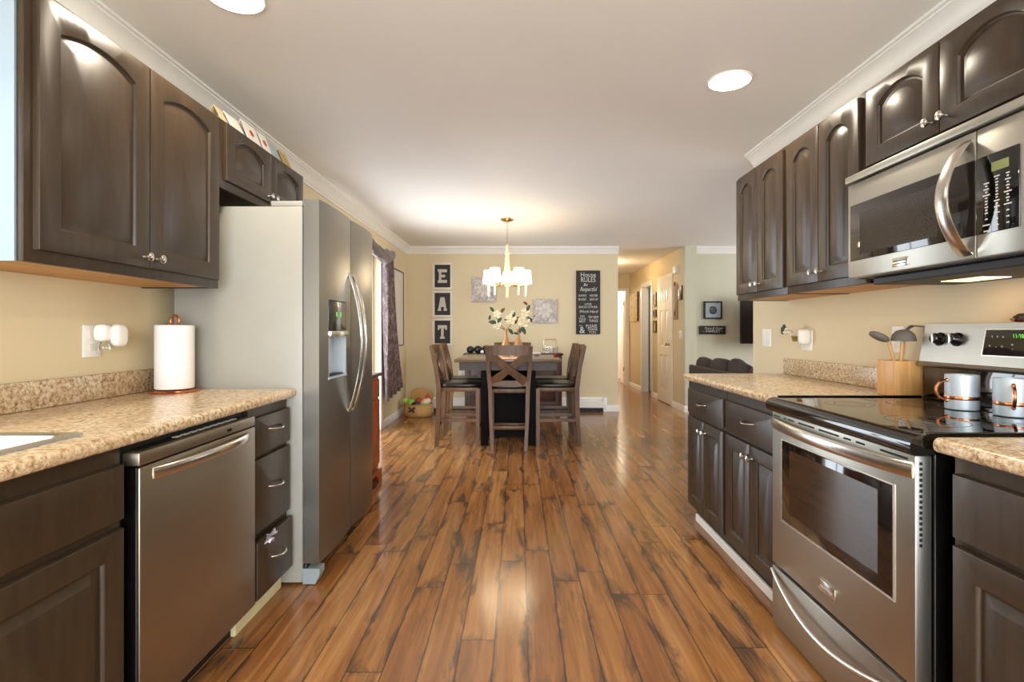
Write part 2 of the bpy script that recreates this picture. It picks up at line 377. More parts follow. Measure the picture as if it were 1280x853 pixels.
def window(name, side, x0, x1, y0, y1, z0, z1, mull=1):
    f = MB(); d = .05
    ax = abs(x1-x0) < abs(y1-y0)
    def fr(u0, u1, v0, v1):
        if ax: f.box(x0, x1, u0, u1, v0, v1)
        else: f.box(u0, u1, y0, y1, v0, v1)
    u0, u1 = (y0, y1) if ax else (x0, x1)
    fr(u0, u1, z0, z0+d); fr(u0, u1, z1-d, z1); fr(u0, u0+d, z0+d, z1-d); fr(u1-d, u1, z0+d, z1-d)
    for k in range(1, mull+1):
        m = u0+(u1-u0)*k/(mull+1); fr(m-.025, m+.025, z0+d, z1-d)
    o = struct(name, f, M['trim'])
    g = MB(); xm, ym = (x0+x1)/2, (y0+y1)/2
    if ax: g.box(xm-.003, xm+.003, u0+d, u1-d, z0+d, z1-d)
    else: g.box(u0+d, u1-d, ym-.003, ym+.003, z0+d, z1-d)
    g.build('pane', M['pane'], o, 0)
window('window_1', 'l', XL-.13, XL-.09, .3, 1.3, 1.06, 2.05)
window('window_2', 'f', -1, 1.2, -2.29, -2.24, .35, 2.15, 2)
window('window_3', 'r', 5.54, 5.58, 4.55, 7.05, .75, 2.15, 1)
window('door_1', 'l', XL-.11, XL-.07, 4.42, 6.26, 0.0, 2.08, 1)
c = MB()     # casing of the patio door, seen edge-on past the fridge
c.box(XL, XL+.02, 6.26, 6.35, 0, 2.17, .004).box(XL, XL+.02, 4.33, 4.42, 0, 2.17, .004).box(XL, XL+.02, 4.42, 6.26, 2.08, 2.17, .004)
struct('trim_7', c, M['trim'])

def casing(name, X, y0, y1, zt, w=.068):
    c = MB(); c.box(X-.018, X, y0-w, y0, 0, zt+w, .004).box(X-.018, X, y1, y1+w, 0, zt+w, .004).box(X-.018, X, y0, y1, zt, zt+w, .004)
    return struct(name, c, M['trim'])
casing('trim_8', 2.43, 8.31, 9.03, 2.04)
casing('trim_9', 2.43, 9.53, 10.28, 2.05)
struct('trim_11', MB().box(2.43, 2.55, 10.262, 10.28, 0, 2.05).box(2.43, 2.55, 9.53, 9.548, 0, 2.05).box(2.43, 2.55, 9.548, 10.262, 2.032, 2.05), M['trim'])
c = MB(); c.box(2.33, 2.41, 11.43, 11.45, 0, 2.12, .004).box(1.49, 2.33, 11.43, 11.45, 2.06, 2.12, .004); struct('trim_10', c, M['trim'])

# profiled panel face: local u (along), v (up), d (outwards)
def panel_loops(mb, fn, u0, u1, v0, v1, rise, prof, n=14, cap=True, last=None):
    prev = last
    for ins, d in prof:
        a, b, lo = u0+ins, u1-ins, v0+ins
        pts = [(a, lo), (b, lo)]
        top = v1-ins
        if rise <= 0: arc = [(b+(a-b)*k/n, top) for k in range(n+1)]
        else:
            half = (b-a)/2; R = (half*half+rise*rise)/(2*rise); cx = (a+b)/2; arc = []
            for k in range(n+1):
                u = b+(a-b)*k/n; arc.append((u, top-R+sqrt(max(R*R-(u-cx)**2, 0))))
        ring = [mb.bm.verts.new(fn(u, v, d)) for u, v in pts+arc]
        if prev:
            m = len(ring)
            for k in range(m):
                try: mb.bm.faces.new((prev[k], prev[(k+1) % m], ring[(k+1) % m], ring[k]))
                except ValueError: pass
        prev = ring
    if cap: mb.bm.faces.new(prev)
    return prev
GROOVE = [(0, 0), (.002, -.0015), (.005, -.010), (.009, -.0115), (.013, -.0105), (.034, -.0025), (.036, -.0015)]
def cab_door(fn, w, h, rise=0, stile=.062, rail=.062, th=.02, groove=GROOVE, top=None):
    """one raised-panel door; fn maps (u,v,d) with d=0 on the front plane"""
    mb = MB()
    back = panel_loops(mb, fn, 0, w, 0, h, 0, [(0, -th), (0, -.005), (.0015, -.0015), (.005, 0)], cap=False)
    bk = [mb.bm.verts.new(fn(u, v, -th)) for u, v in ((0, 0), (w, 0), (w, h), (0, h))]; mb.bm.faces.new(bk)
    panel_loops(mb, fn, stile, w-stile, rail, h-(top or rail), rise, groove, last=back)
    bmesh.ops.remove_doubles(mb.bm, verts=mb.bm.verts[:], dist=1e-6)
    return mb
def slab(fn, w, h, th=.02):
    mb = MB(); panel_loops(mb, fn, 0, w, 0, h, 0, [(0, -th), (0, -.004), (.0015, -.0012), (.005, 0)])
    mb.bm.faces.new([mb.bm.verts.new(fn(u, v, -th)) for u, v in ((0, 0), (w, 0), (w, h), (0, h))])
    bmesh.ops.remove_doubles(mb.bm, verts=mb.bm.verts[:], dist=1e-6); return mb
KN = [(.006, 0), (.005, .004), (.0045, .014), (.012, .017), (.0155, .021), (.0150, .026), (.010, .029), (0, .030)]
def knob(parent, x, y, z, out):
    return MB().lathe(KN, (x, y, z), 'x' if out > 0 else '-x', 18).build('knob', M['nickel'], parent)
def pull(parent, x, y, z, out, L=.105):
    pts = []
    for k in range(15):
        t = k/14; pts.append((x+out*(.030*sin(pi*t)**.6 if 0 < t < 1 else 0), y-L/2+L*t, z-.004*sin(pi*t)))
    return MB().sweep(pts, [.0045+.003*sin(pi*k/14) for k in range(15)], .0045, n=10).build('handle', M['nickel'], parent)

# ------------------------------------------------------------------ hallway doors
def panel_slab(name, fn, w, h):
    mb = MB()
    mb.add([fn(u, v, d) for d in (-.035, -.004) for u, v in ((0, 0), (w, 0), (w, h), (0, h))], [(0, 1, 2, 3), (4, 5, 6, 7), (0, 1, 5, 4), (1, 2, 6, 5), (2, 3, 7, 6), (3, 0, 4, 7)])
    us = ((.10, w/2-.045), (w/2+.045, w-.10)); vs = ((.20, .78), (.92, 1.52), (1.64, h-.10))
    ul = [0, us[0][0], us[0][1], us[1][0], us[1][1], w]; vl = [0, vs[0][0], vs[0][1], vs[1][0], vs[1][1], vs[2][0], vs[2][1], h]
    for i in range(5):
        for j in range(7):
            u0, u1, v0, v1 = ul[i], ul[i+1], vl[j], vl[j+1]
            if i in (1, 3) and j in (1, 3, 5): panel_loops(mb, fn, u0, u1, v0, v1, 0, [(0, 0), (.012, -.010), (.02, -.010), (.04, -.003)])
            else: mb.add([fn(u0, v0, 0), fn(u1, v0, 0), fn(u1, v1, 0), fn(u0, v1, 0)], [(0, 1, 2, 3)])
    return mb.build(name, M['trim'], None, 30, kind='structure')
o = panel_slab('door_2', lambda u, v, d: (2.412-d, 8.312+u, .012+v), .716, 2.026)
MB().lathe([(.028, 0), (.028, .006), (.010, .010), (.010, .03), (.026, .038), (.028, .055), (.018, .066), (0, .068)], (2.412, 8.39, .97), '-x').build('knob', M['brass'], o)
o = panel_slab('door_3', lambda u, v, d: (2.57+u, 10.222-d, .012+v), .74, 2.03)     # open bedroom door
MB().lathe([(.028, 0), (.028, .006), (.010, .010), (.010, .03), (.026, .038), (.028, .055), (.018, .066), (0, .068)], (2.63, 10.222, .99), '-y').build('knob', M['nickel'], o)
o = panel_slab('door_4', lambda u, v, d: (2.325+.08*u-d, 11.585+u, .012+v), .60, 2.03)       # end door, ajar
for zz in (.3, 1.75): MB().box(2.315, 2.332, 11.56, 11.60, zz, zz+.09).build('hinge', M['brass'], o)

# ------------------------------------------------------------------ LEFT SIDE
fL = lambda X, y0, z0: (lambda u, v, d: (X+d, y0+u, z0+v))
fR = lambda X, y0, z0: (lambda u, v, d: (X-d, y0+u, z0+v))
def carcass(x0, x1, y0, y1, z0, z1, bev=.002): return MB().box(x0, x1, y0, y1, z0, z1, bev)

# upper cabinet left
t = thing('wall_cabinet', 'large dark two-door wall cabinet with white end panel beside the refrigerator', 'cabinet', (XL+.15, 1.87, 1.37), group=None)
MB().box(XL+.001, -1.352, 1.414, 2.325, 1.40, 2.134).box(-1.352, -1.332, 1.41, 2.325, 1.37, 2.134, .002).box(XL+.001, -1.352, 2.305, 2.325, 1.37, 1.40).build('carcass', M['cab'], t)
MB().box(XL+.001, -1.352, 1.405, 1.414, 1.37, 2.134).build('end_panel', M['melamine'], t, label='white end panel')
MB().box(XL+.001, -1.352, 1.414, 2.305, 1.374, 1.40).build('bottom_panel', M['maple'], t, label='bare maple underside')
for y0, y1, ky in ((1.437, 1.868, 1.838), (1.872, 2.302, 1.902)):
    d = cab_door(fL(-1.312, y0, 1.405), y1-y0, .715, .034, .066, .066, top=.052).build('door', M['cab'], t)
    knob(d, -1.312, ky, 1.442, 1)
# over-fridge cabinet
t = thing('over_fridge_cabinet', 'short dark two-door wall cabinet above the refrigerator', 'cabinet', (XL+.15, 2.80, 1.825))
MB().box(XL+.001, -1.352, 2.329, 3.23, 1.85, 2.134).box(-1.352, -1.332, 2.329, 3.23, 1.825, 2.134, .002).box(XL+.001, -1.352, 2.329, 2.345, 1.825, 1.85).box(XL+.001, -1.352, 3.214, 3.23, 1.825, 1.85).build('carcass', M['cab'], t)
for y0, y1, ky in ((2.362, 2.778, 2.752), (2.782, 3.20, 2.808)):
    d = cab_door(fL(-1.312, y0, 1.862), y1-y0, .262, .036, .066, .058, top=.042).build('door', M['cab'], t)
    knob(d, -1.312, ky, 1.892, 1)
# cards and boxes on top
def tent(name, label, y, w, h, mat, x=-1.375, dot=None):
    t = thing(name, label, 'card', (x, y, 2.1345), group=None)
    m = MB().prism([(-.04, 0), (-.037, 0), (0, h-.003), (.037, 0), (.04, 0), (0, h)], y-w/2, y+w/2, lambda a, b, d: (x+a, d, 2.1345+b)); m.build('folded_card', mat, t, 0)
    if dot:
        m = MB(); ang = math.atan2(h, .04)
        n = Vector((sin(ang), 0, cos(ang))); cpt = Vector((x+.02, y, 2.1345+h/2))+n*.0005
        m.lathe([(.018, 0), (.018, .001)], cpt, tuple(n), 16).build('printed_dot', dot, t, 0)
    return t
M['red'] = plain('red_print', '#c8402c', .6); M['card'] = plain('white_card', '#efe9dc', .7, var=.03); M['bluegrey'] = plain('blue_grey_card', '#a9b4ba', .7); M['gold'] = plain('mustard_card', '#b59a55', .6)
tent('folded_card', 'plain white folded card on top of the cabinet nearest the camera', 2.50, .12, .075, M['card'])
tent('folded_card', 'white folded card with a red dot standing above the refrigerator', 2.66, .14, .10, M['card'], dot=M['red'])
tent('folded_card', 'white folded card with red print beside the blue grey card', 2.80, .09, .10, M['card'], dot=M['red'])
tent('folded_card', 'blue grey folded card on top of the cabinet above the refrigerator', 2.91, .10, .085, M['bluegrey'])
tent('folded_card', 'mustard yellow folded card at the far end of the cabinet top', 3.04, .10, .085, M['gold'])
tent('folded_card', 'tan folded card at the near end of the over-fridge cabinet top', 2.39, .06, .07, plain('tan_card', '#c9b48a', .7))

# base cabinets left
t = thing('sink_base_cabinet', 'dark sink base cabinet with a false drawer front left of the dishwasher', 'cabinet', (-1.37, .95, 0))
b = MB().box(XL+.002, -1.082, .48, 1.405, .10, .70).box(-1.082, -1.07, .48, 1.405, .10, .874).box(XL+.002, -1.082, .48, .50, .70, .872).box(XL+.002, -1.082, 1.385, 1.405, .70, .872).box(XL+.002, -1.13, .48, 1.405, .0, .10); b.build('carcass', M['cab'], t, 0)
slab(fL(-1.048, .50, .682), .895, .145).build('false_front', M['cab'], t)
for y0 in (.50, .948): cab_door(fL(-1.048, y0, .115), .447, .543, 0, .066, .066).build('door', M['cab'], t)
t = thing('drawer_cabinet', 'narrow dark base cabinet of three drawers between dishwasher and refrigerator', 'cabinet', (-1.37, 2.245, 0))
MB().box(XL+.002, -1.07, 2.07, 2.415, .10, .874).box(XL+.002, -1.12, 2.07, 2.415, 0, .10).build('carcass', M['cab'], t, 0)
for z0, z1, pz, dx in ((.68, .832, .772, 0), (.365, .662, .53, 0), (.105, .335, .235, .012)):
    d = slab(fL(-1.048+dx, 2.083, z0), .322, z1-z0).build('drawer', M['cab'], t)
    pull(d, -1.048+dx, 2.25, pz, 1)
# ribbon caught in bottom drawer
r = MB()
for a, L, dz in ((0.2, .05, .02), (.9, .045, .03), (2.4, .05, .02), (3.3, .055, -.02), (4.2, .03, -.02), (5.2, .04, .0)):
    c0 = Vector((-1.026, 2.145, .338)); tip = c0+Vector((.014, cos(a)*L, sin(a)*L*.7))
    r.sweep([c0, (c0+tip)/2+Vector((.012, 0, .006)), tip], [.006, .010, .004], [.003, .003, .002], n=8)
tag(r.build('foil_bow', plain('silver_foil', '#c9c2cc', .25, .6, var=.2)), 'small silver bow stuck at the top of the bottom drawer', 'bow')

# dishwasher
t = thing('dishwasher', 'stainless steel dishwasher with long curved handle under the left countertop', 'dishwasher', (-1.37, 1.74, 0))
MB().box(XL+.03, -1.085, 1.42, 2.062, .09, .868).build('tub', M['blackm'], t, 0)
MB().box(-1.085, -1.043, 1.432, 2.058, .105, .806, .003).build('door_liner', M['black'], t, 0)
MB().box(-1.044, -1.034, 1.432, 2.060, .105, .806, .004).build('door_panel', M['dw'], t)
cp = MB().box(-1.085, -1.034, 1.430, 2.060, .810, .848, .005).build('control_strip', M['dw'], t)
MB().box(-1.080, -1.048, 1.46, 2.03, .848, .852).build('button_row', M['black'], cp, 0)
k = MB()
for i in range(9): k.box(-1.072, -1.056, 1.62+i*.04, 1.645+i*.04, .852, .8535)
k.build('button_marks', M['ink'], cp, 0)
MB().box(-1.034, -1.0335, 1.86, 1.89, .822, .832).build('indicator', M['black'], cp, 0)
pts = [(-1.034+.046*sin(pi*k/20)**.75, 1.485+.525*k/20, .778+.006*sin(pi*k/20)) for k in range(21)]
MB().sweep(pts, [.005+.004*sin(pi*k/20) for k in range(21)], [.017]*21, n=14).build('handle', M['chrome'], t)
MB().box(-1.135, -1.115, 1.42, 2.06, 0.0, .095).build('toe_panel', M['blackm'], t, 0)

# left countertop with backsplash
def edge_poly(x_front, out, top=.914, bot=.876):
    """countertop section (x,z); out=+1 front looks to +x"""
    p = []; r = .016
    for k in range(7): a = pi/2*k/6; p.append((x_front-out*r+out*r*sin(a), top-r+r*cos(a)))
    for k in range(7): a = pi/2*k/6; p.append((x_front-out*r+out*r*cos(a), bot+r-r*sin(a)))
    return p
def counter(name, label, x_front, x_back, out, y0, y1, bs0, bs1, hole=None):
    t = thing(name, label, 'countertop', ((x_front+x_back)/2, (y0+y1)/2, .876))
    m = MB(); fn = lambda a, b, d: (a, d, b)
    if hole:
        hx0, hx1, hy0, hy1 = hole
        for a, b in ((y0, hy0), (hy1, y1)): m.prism(edge_poly(x_front, out)+[(x_back, .876), (x_back, .914)], a, b, fn)
        m.prism(edge_poly(x_front, out)+[(hx1, .876), (hx1, .914)], hy0, hy1, fn)
        m.prism([(hx0, .876), (hx0, .914), (x_back, .914), (x_back, .876)], hy0, hy1, fn)
    else: m.prism(edge_poly(x_front, out)+[(x_back, .876), (x_back, .914)], y0, y1, fn)
    m.build('worktop', M['stone'], t, 30)
    if bs1 > bs0:
        a, b = (x_back, x_back+out*.02)
        MB().box(min(a, b), max(a, b), bs0, bs1, .9145, 1.012, .006).build('backsplash', M['stone'], t)
    return t
counter('countertop', 'left speckled beige countertop holding the sink and paper towels', -1.028, XL+.001, 1, .30, 2.42, .30, 2.385, hole=(-1.56, -1.125, .55, 1.345))
# sink
t = thing('kitchen_sink', 'stainless steel sink set into the left countertop', 'sink', (-1.34, .95, .72))
def rrect(x0, x1, y0, y1, r, n=6):
    p = []
    for cx, cy, a0 in ((x1-r, y1-r, 0), (x0+r, y1-r, pi/2), (x0+r, y0+r, pi), (x1-r, y0+r, 3*pi/2)):
        for k in range(n+1): a = a0+pi/2*k/n; p.append((cx+r*cos(a), cy+r*sin(a)))
    return p
m = MB(); loops = []
for ins, z, r in ((-.020, .9142, .03), (-.018, .919, .03), (.0, .921, .028), (.010, .919, .03), (.018, .912, .035), (.028, .75, .05), (.05, .725, .06), (.12, .722, .06)):
    loops.append([m.bm.verts.new((x, y, z)) for x, y in rrect(-1.553+ins, -1.132-ins, .557+ins, 1.338-ins, max(r-0*ins, .01))])
for a, b in zip(loops, loops[1:]):
    n = len(a)
    for k in range(n): m.bm.faces.new((a[k], a[(k+1) % n], b[(k+1) % n], b[k]))
m.bm.faces.new(loops[-1]); m.build('basin', M['sinkm'], t, 50)
MB().lathe([(.04, .7225), (.04, .724), (.03, .7245), (0, .7235)], (-1.34, .95, 0), 'z', 20).build('drain', M['chrome'], t)

# refrigerator
t = thing('refrigerator', 'stainless steel side-by-side refrigerator with ice dispenser in its left door', 'refrigerator', (-1.3, 2.88, 0))
MB().box(-1.60, -1.003, 2.432, 3.328, .012, 1.762, .006).box(-1.15, -1.003, 2.432, 3.328, 1.762, 1.787, .004).build('cabinet', M['fridge_side'], t)
MB().box(-1.003, -.985, 2.44, 3.32, .015, .095, .004).build('base_grille', M['blackm'], t)
MB().prism([(-1.003, .004), (-.945, .004), (-.925, .045), (-.925, .075), (-1.003, .075)], 2.436, 2.50, lambda a, b, d: (a, d, b)).build('foot_bracket', plain('grey_plastic', '#8f9a9c', .45), t, 0)
for y0, y1 in ((2.44, 2.51), (3.25, 3.32)):
    h = MB().box(-1.003, -.955, y0, y1, 1.764, 1.79, .003).build('hinge_cover', M['fridge_side'], t)
FD = -.915
def fridge_door(y0, y1, hole=None):
    m = MB(); n = 16
    pf = lambda y: FD-.012*((y-(y0+y1)/2)/((y1-y0)/2))**2
    zs = [.10, .104, 1.774, 1.778]
    if not hole:
        ys = [y0+(y1-y0)*k/n for k in range(n+1)]
        poly = [(-.998, y0), *[(pf(y), y) for y in ys], (-.998, y1)]
        m.prism(poly, .10, 1.795, lambda a, b, d: (a, b, d))
    else:
        h0, h1, z0, z1 = hole
        def part(a, b, c, d):
            ys = [a+(b-a)*k/8 for k in range(9)]
            m.prism([(-.998, a), *[(pf(y), y) for y in ys], (-.998, b)], c, d, lambda x, y, z: (x, y, z))
        part(y0, h0, .10, 1.795); part(h1, y1, .10, 1.795); part(h0, h1, .10, z0); part(h0, h1, z1, 1.795)
    return m
SPL = 2.893
HOLE = (2.535, 2.80, .945, 1.335)
d1 = fridge_door(2.436, SPL-.003, HOLE).build('freezer_door', M['steel_v'], t, 30)
d2 = fridge_door(SPL+.003, 3.326).build('fridge_door', M['steel_v'], t, 30)
dp = MB().box(-.98, -.918, HOLE[0]+.001, HOLE[1]-.001, 1.185, 1.333, .004).build('dispenser_panel', M['bpanel'], d1)
h0, h1 = HOLE[0]+.001, HOLE[1]-.001
M['recess'] = plain('pale_grey_plastic', '#b9c4cc', .3)
m = MB(); m.box(-.994, -.985, h0, h1, .947, 1.155).box(-.985, -.92, h0, h0+.012, .947, 1.155).box(-.985, -.92, h1-.012, h1, .947, 1.155).box(-.985, -.915, h0, h1, .947, .957)
m.box(-.978, -.955, 2.60, 2.63, 1.00, 1.13).build('dispenser_recess', M['recess'], d1, 0)
MB().box(-.98, -.905, h0, h1, 1.155, 1.183, .004).build('dispenser_lip', M['nickel'], d1)
MB().box(-.975, -.93, h0+.02, h1-.02, .958, .964).build('drip_tray', M['blackm'], d1, 0)
for yy in (2.64, 2.70): MB().box(-.918, -.9172, yy, yy+.016, 1.255, 1.278).build('dispenser_light', M['green_led'], d1, 0)
for d, yy in ((d1, SPL-.040), (d2, SPL+.040)):
    pts = []
    for k in range(25):
        a = k/24; pts.append((FD-.01+.072*sin(pi*a)**.8, yy+(.0 if d is d1 else .0), .745+.75*a))
    MB().sweep(pts, [.007]*25, [.017]*25, up=(0, 1, 0), n=14).build('handle', M['chrome'], d)
# paper towel
t = thing('paper_towel_holder', 'copper paper towel stand with a looped top on the left countertop', 'holder', (-1.515, 2.31, .9145))
MB().lathe([(.098, 0), (.100, .004), (.096, .010), (.03, .013), (.006, .014)], (-1.515, 2.31, .9145), 'z', 36).build('base', M['copper'], t)
m = MB().sweep([(-1.515, 2.31, .925), (-1.515, 2.31, 1.21)], .005, n=10)
m.sweep([(-1.515+.019*cos(a), 2.31+.0, 1.226+.024*sin(a)) for a in [(-pi/2+2*pi*k/20) for k in range(21)]], .006, up=(0, 1, 0), n=10); m.build('rod', M['copper'], t)
m = MB().lathe([(.022, .930), (.074, .930), (.0755, .934), (.0755, 1.203), (.074, 1.207), (.022, 1.207), (.022, .930)], (-1.515, 2.31, 0), 'z', 40, cap=False)
r = m.build('paper_towel_roll', M['paper']); tag(r, 'white paper towel roll on the copper stand', 'paper towel')
# outlet + night light
def plate(name, label, X, out, y, z, w=.075, h=.117, kind='outlet', gang=1, facing='x'):
    t = thing(name, label, 'outlet' if kind == 'outlet' else 'switch', (X, y, z-h/2))
    m = MB(); m.box(X, X+out*.006, y-w/2, y+w/2, z-h/2, z+h/2, .003); m.build('cover_plate', M['white'], t)
    for g in range(gang):
        yc = y+(g-(gang-1)/2)*.046
        if kind == 'outlet':
            for dz in (-.024, .024): MB().box(X+out*.006, X+out*.0085, yc-.017, yc+.017, z+dz-.014, z+dz+.014, .003).build('socket', plain('ivory_plastic', '#e2ddd0', .4), t)
        else: MB().box(X+out*.006, X+out*.010, yc-.016, yc+.016, z-.033, z+.033, .003).build('rocker', M['white'], t)
    return t
plate('wall_outlet', 'white outlet plate on the wall above the left countertop', XL, 1, 2.035, 1.142, .085, .125)
t = thing('night_light', 'white plug-in air freshener on the outlet by the paper towels', 'air freshener', (XL+.02, 2.04, 1.10))
MB().blob((XL+.040, 2.045, 1.175), (.026, .026, .034), .6).build('plug_body', M['white'], t)
MB().blob((XL+.072, 2.085, 1.165), (.020, .034, .045), .65).build('bulb_cover', M['white'], t)
MB().lathe([(.018, 0), (.02, .01), (.014, .03), (.008, .036)], (XL+.045, 2.045, 1.108), 'z', 16).build('oil_bottle', M['glass'], t)

# ------------------------------------------------------------------ RIGHT SIDE
def base_unit(label, y0, y1, knob_on=True):
    t = thing('base_cabinet', label, 'cabinet', (1.37, (y0+y1)/2, 0))
    MB().box(1.082, XR-.002, y0+.001, y1-.001, .10, .874).box(1.124, XR-.002, y0+.001, y1-.001, 0, .10).build('carcass', M['cab'], t, 0)
    w = y1-y0
    d = slab(fR(1.06, y0+.018, .677), w-.036, .150).build('drawer', M['cab'], t); pull(d, 1.06, (y0+y1)/2, .76, -1)
    hw = (w-.036-.004)/2
    for a, ky in ((y0+.018, y0+.018+hw-.028), (y0+.018+hw+.004, y0+.018+hw+.004+.028)):
        dd = cab_door(fR(1.06, a, .118), hw, .540, 0, .058, .06).build('door', M['cab'], t); knob(dd, 1.06, ky, .60, -1)
    return t
base_unit('dark base cabinet with drawer and two doors at the far end of the right run', 2.712, 3.30)
base_unit('dark base cabinet with drawer and two doors right against the far side of the range', 2.112, 2.708)
t = thing('base_cabinet', 'dark base cabinet in the right foreground on the near side of the range', 'cabinet', (1.37, .86, 0))
MB().box(1.082, XR-.002, .40, 1.298, .10, .874).box(1.124, XR-.002, .40, 1.298, 0, .10).build('carcass', M['cab'], t, 0)
slab(fR(1.06, .42, .677), .862, .155).build('drawer', M['cab'], t)
for a in (.42, .853): cab_door(fR(1.06, a, .118), .429, .540, 0, .066, .066).build('door', M['cab'], t)
counter('countertop', 'far right speckled beige countertop with the wooden utensil holder', 1.04, XR-.001, -1, 2.108, 3.315, 2.108, 3.285)
counter('countertop', 'near right speckled beige countertop in the foreground beside the range', 1.04, XR-.001, -1, .30, 1.314, .30, 1.314)

def upper_unit(label, y0, y1, z0, z1, rise, kz, stile=.06, top=.056):
    t = thing('wall_cabinet', label, 'cabinet', (1.53, (y0+y1)/2, z0))
    fz = z0-.03
    MB().box(1.395, XR-.001, y0+.001, y1-.001, z0, z1).box(1.375, 1.395, y0+.001, y1-.001, fz, z1, .002).box(1.395, XR-.001, y1-.016, y1-.001, fz, z0).box(1.395, XR-.001, y0+.001, y0+.016, fz, z0).build('carcass', M['cab'], t)
    MB().box(1.395, XR-.001, y0+.016, y1-.016, fz+.003, z0).build('bottom_panel', M['maple'], t, label='bare maple underside')
    g = .022; hw = (y1-y0-2*g-.004)/2
    for a, ky in ((y0+g, y0+g+hw-.028), (y0+g+hw+.004, y0+g+hw+.032)):
        d = cab_door(fR(1.355, a, z0+.005), hw, z1-z0-.024, rise, stile, .06, top=top).build('door', M['cab'], t); knob(d, 1.355, ky, kz, -1)
    return t
upper_unit('dark two-door wall cabinet at the far end of the right wall', 2.675, 3.285, 1.40, 2.134, .038, 1.45)
upper_unit('dark two-door wall cabinet right of the microwave at its far side', 2.072, 2.673, 1.40, 2.134, .038, 1.45)
upper_unit('short dark two-door wall cabinet above the microwave', 1.31, 2.070, 1.816, 2.134, .042, 1.865, .066, .036)

# microwave
t = thing('microwave', 'stainless steel over-the-range microwave with a curved handle', 'microwave', (1.5, 1.69, 1.36))
y0, y1, SP = 1.312, 2.068, 1.489
MB().box(1.34, XR-.002, y0, y1, 1.385, 1.784).build('case', M['blackm'], t, 0)
MB().box(1.36, XR-.01, y0+.02, y1-.06, 1.358, 1.385, .004).build('vent_base', M['blackm'], t, 0)
MB().box(1.288, 1.345, y0, y1, 1.757, 1.784, .004).build('top_trim', M['steel'], t)
dr = MB().box(1.30, 1.34, SP+.0015, y1, 1.388, 1.752, .005).build('door', M['steel'], t)
MB().box(1.2965, 1.301, SP+.003, 2.048, 1.452, 1.668, .002).build('door_window', M['oglass'], dr)
mw = NT('dotted_mesh_glass'); mw.set(**{'Base Color': '#3a332c', 'Roughness': .12}); 
vo = mw.node('ShaderNodeTexVoronoi'); vo.inputs['Scale'].default_value = 300; mw.link(mw.coord(), vo.inputs['Vector']); mw.link(mw.ramp(vo.outputs['Distance'], [(.2, '#4a4036'), (.5, '#2c251f')]), mw.p.inputs['Base Color'])
MB().box(1.2958, 1.2966, 1.62, 1.99, 1.475, 1.635).build('window_screen', mw.m, dr, 0)
cpn = MB().box(1.30, 1.34, y0, SP-.0015, 1.388, 1.752, .005).build('control_panel', M['steel'], t)
MB().box(1.2965, 1.301, 1.357, SP-.003, 1.452, 1.668, .002).build('touch_panel', M['bglass'], cpn)
MB().box(1.2955, 1.2966, 1.385, 1.435, 1.617, 1.642).build('clock_display', M['lcd'], cpn, 0)
m = MB(); rr = random.Random(3)
for ci, yy in enumerate((1.452, 1.420, 1.388)):
    z = 1.60-(0 if ci else .012)
    for k in range(9):
        wd = rr.choice((.005, .008, .011, .004)); m.box(1.296, 1.2965, yy-wd, yy+wd, z, z+.0035)
        if k < 5: m.box(1.296, 1.2965, yy-.003, yy+.003, z-.008, z-.004)
        z -= .0165
for k, txt in enumerate(('1', '2', '3')): pass
m.build('key_marks', M['ink'], cpn, 0)
pts = [(1.30-.072*sin(pi*k/24)**.8, 1.522, 1.402+.325*k/24) for k in range(25)]
MB().sweep(pts, [.006]*25, [.024]*25, up=(0, 1, 0), n=14).build('handle', M['chrome'], dr)
MB().box(1.296, 1.301, 1.745, 1.82, 1.402, 1.432, .002).build('badge', M['nickel'], dr)
m = MB().box(1.2955, 1.296, 1.752, 1.813, 1.410, 1.413).box(1.2955, 1.296, 1.752, 1.813, 1.420, 1.423); m.build('badge_lettering', M['blackm'], dr, 0)
MB().box(1.50, 1.60, 1.70, 1.86, 1.356, 1.3585).build('lamp_lens', M['lampglow'], t, 0)

# range
t = thing('range', 'stainless steel electric range with black glass cooktop and two mugs on it', 'range', (1.33, 1.715, 0))
y0, y1 = 1.337, 2.100
MB().box(1.062, 1.665, y0, y1, .02, .905, .003).build('body', M['black'], t, 0)
for yy in (y0+.04, y1-.04):
    for xx in (1.12, 1.60): MB().lathe([(.02, 0), (.02, .02)], (xx, yy, 0), 'z', 12).build('foot', M['blackm'], t)
# oven door with vents
od = MB().box(1.015, 1.060, y0+.004, y1-.003, .262, .862, .006).build('oven_door', M['steel'], t)
MB().box(1.0115, 1.0165, 1.4175, 2.012, .458, .762, .003).build('oven_window', M['oglass'], od)
MB().box(1.0108, 1.0118, 1.475, 1.955, .497, .735, .0).build('inner_window', glassy('oven_inner_glass', '#2c2019', .08), od, 0)
m = MB().box(1.0122, 1.0150, 1.409, 2.020, .450, .457).box(1.0122, 1.0150, 1.409, 2.020, .763, .768).box(1.0122, 1.0150, 1.409, 1.417, .457, .763).box(1.0122, 1.0150, 2.0125, 2.020, .457, .763); m.build('window_trim', M['nickel'], od, 0)
m = MB()
for a, b in ((2.03, 2.085), (1.985, 2.005), (1.93, 1.975), (1.80, 1.90), (1.66, 1.77), (1.60, 1.635), (1.535, 1.575), (1.365, 1.47)): m.box(1.0142, 1.0152, a, b, .845, .851)
m.build('vent_slot', M['blackm'], od, 0)
m = MB()
for k in range(16): m.box(1.026, 1.034, y0+.0035, y0+.0042, .845-.014*k-.008, .845-.014*k)
m.build('side_vent', M['blackm'], od, 0)
pts = [(1.015-.052*sin(pi*k/24)**.7, y0+.012+(y1-y0-.022)*k/24, .822+.004*sin(pi*k/24)) for k in range(25)]
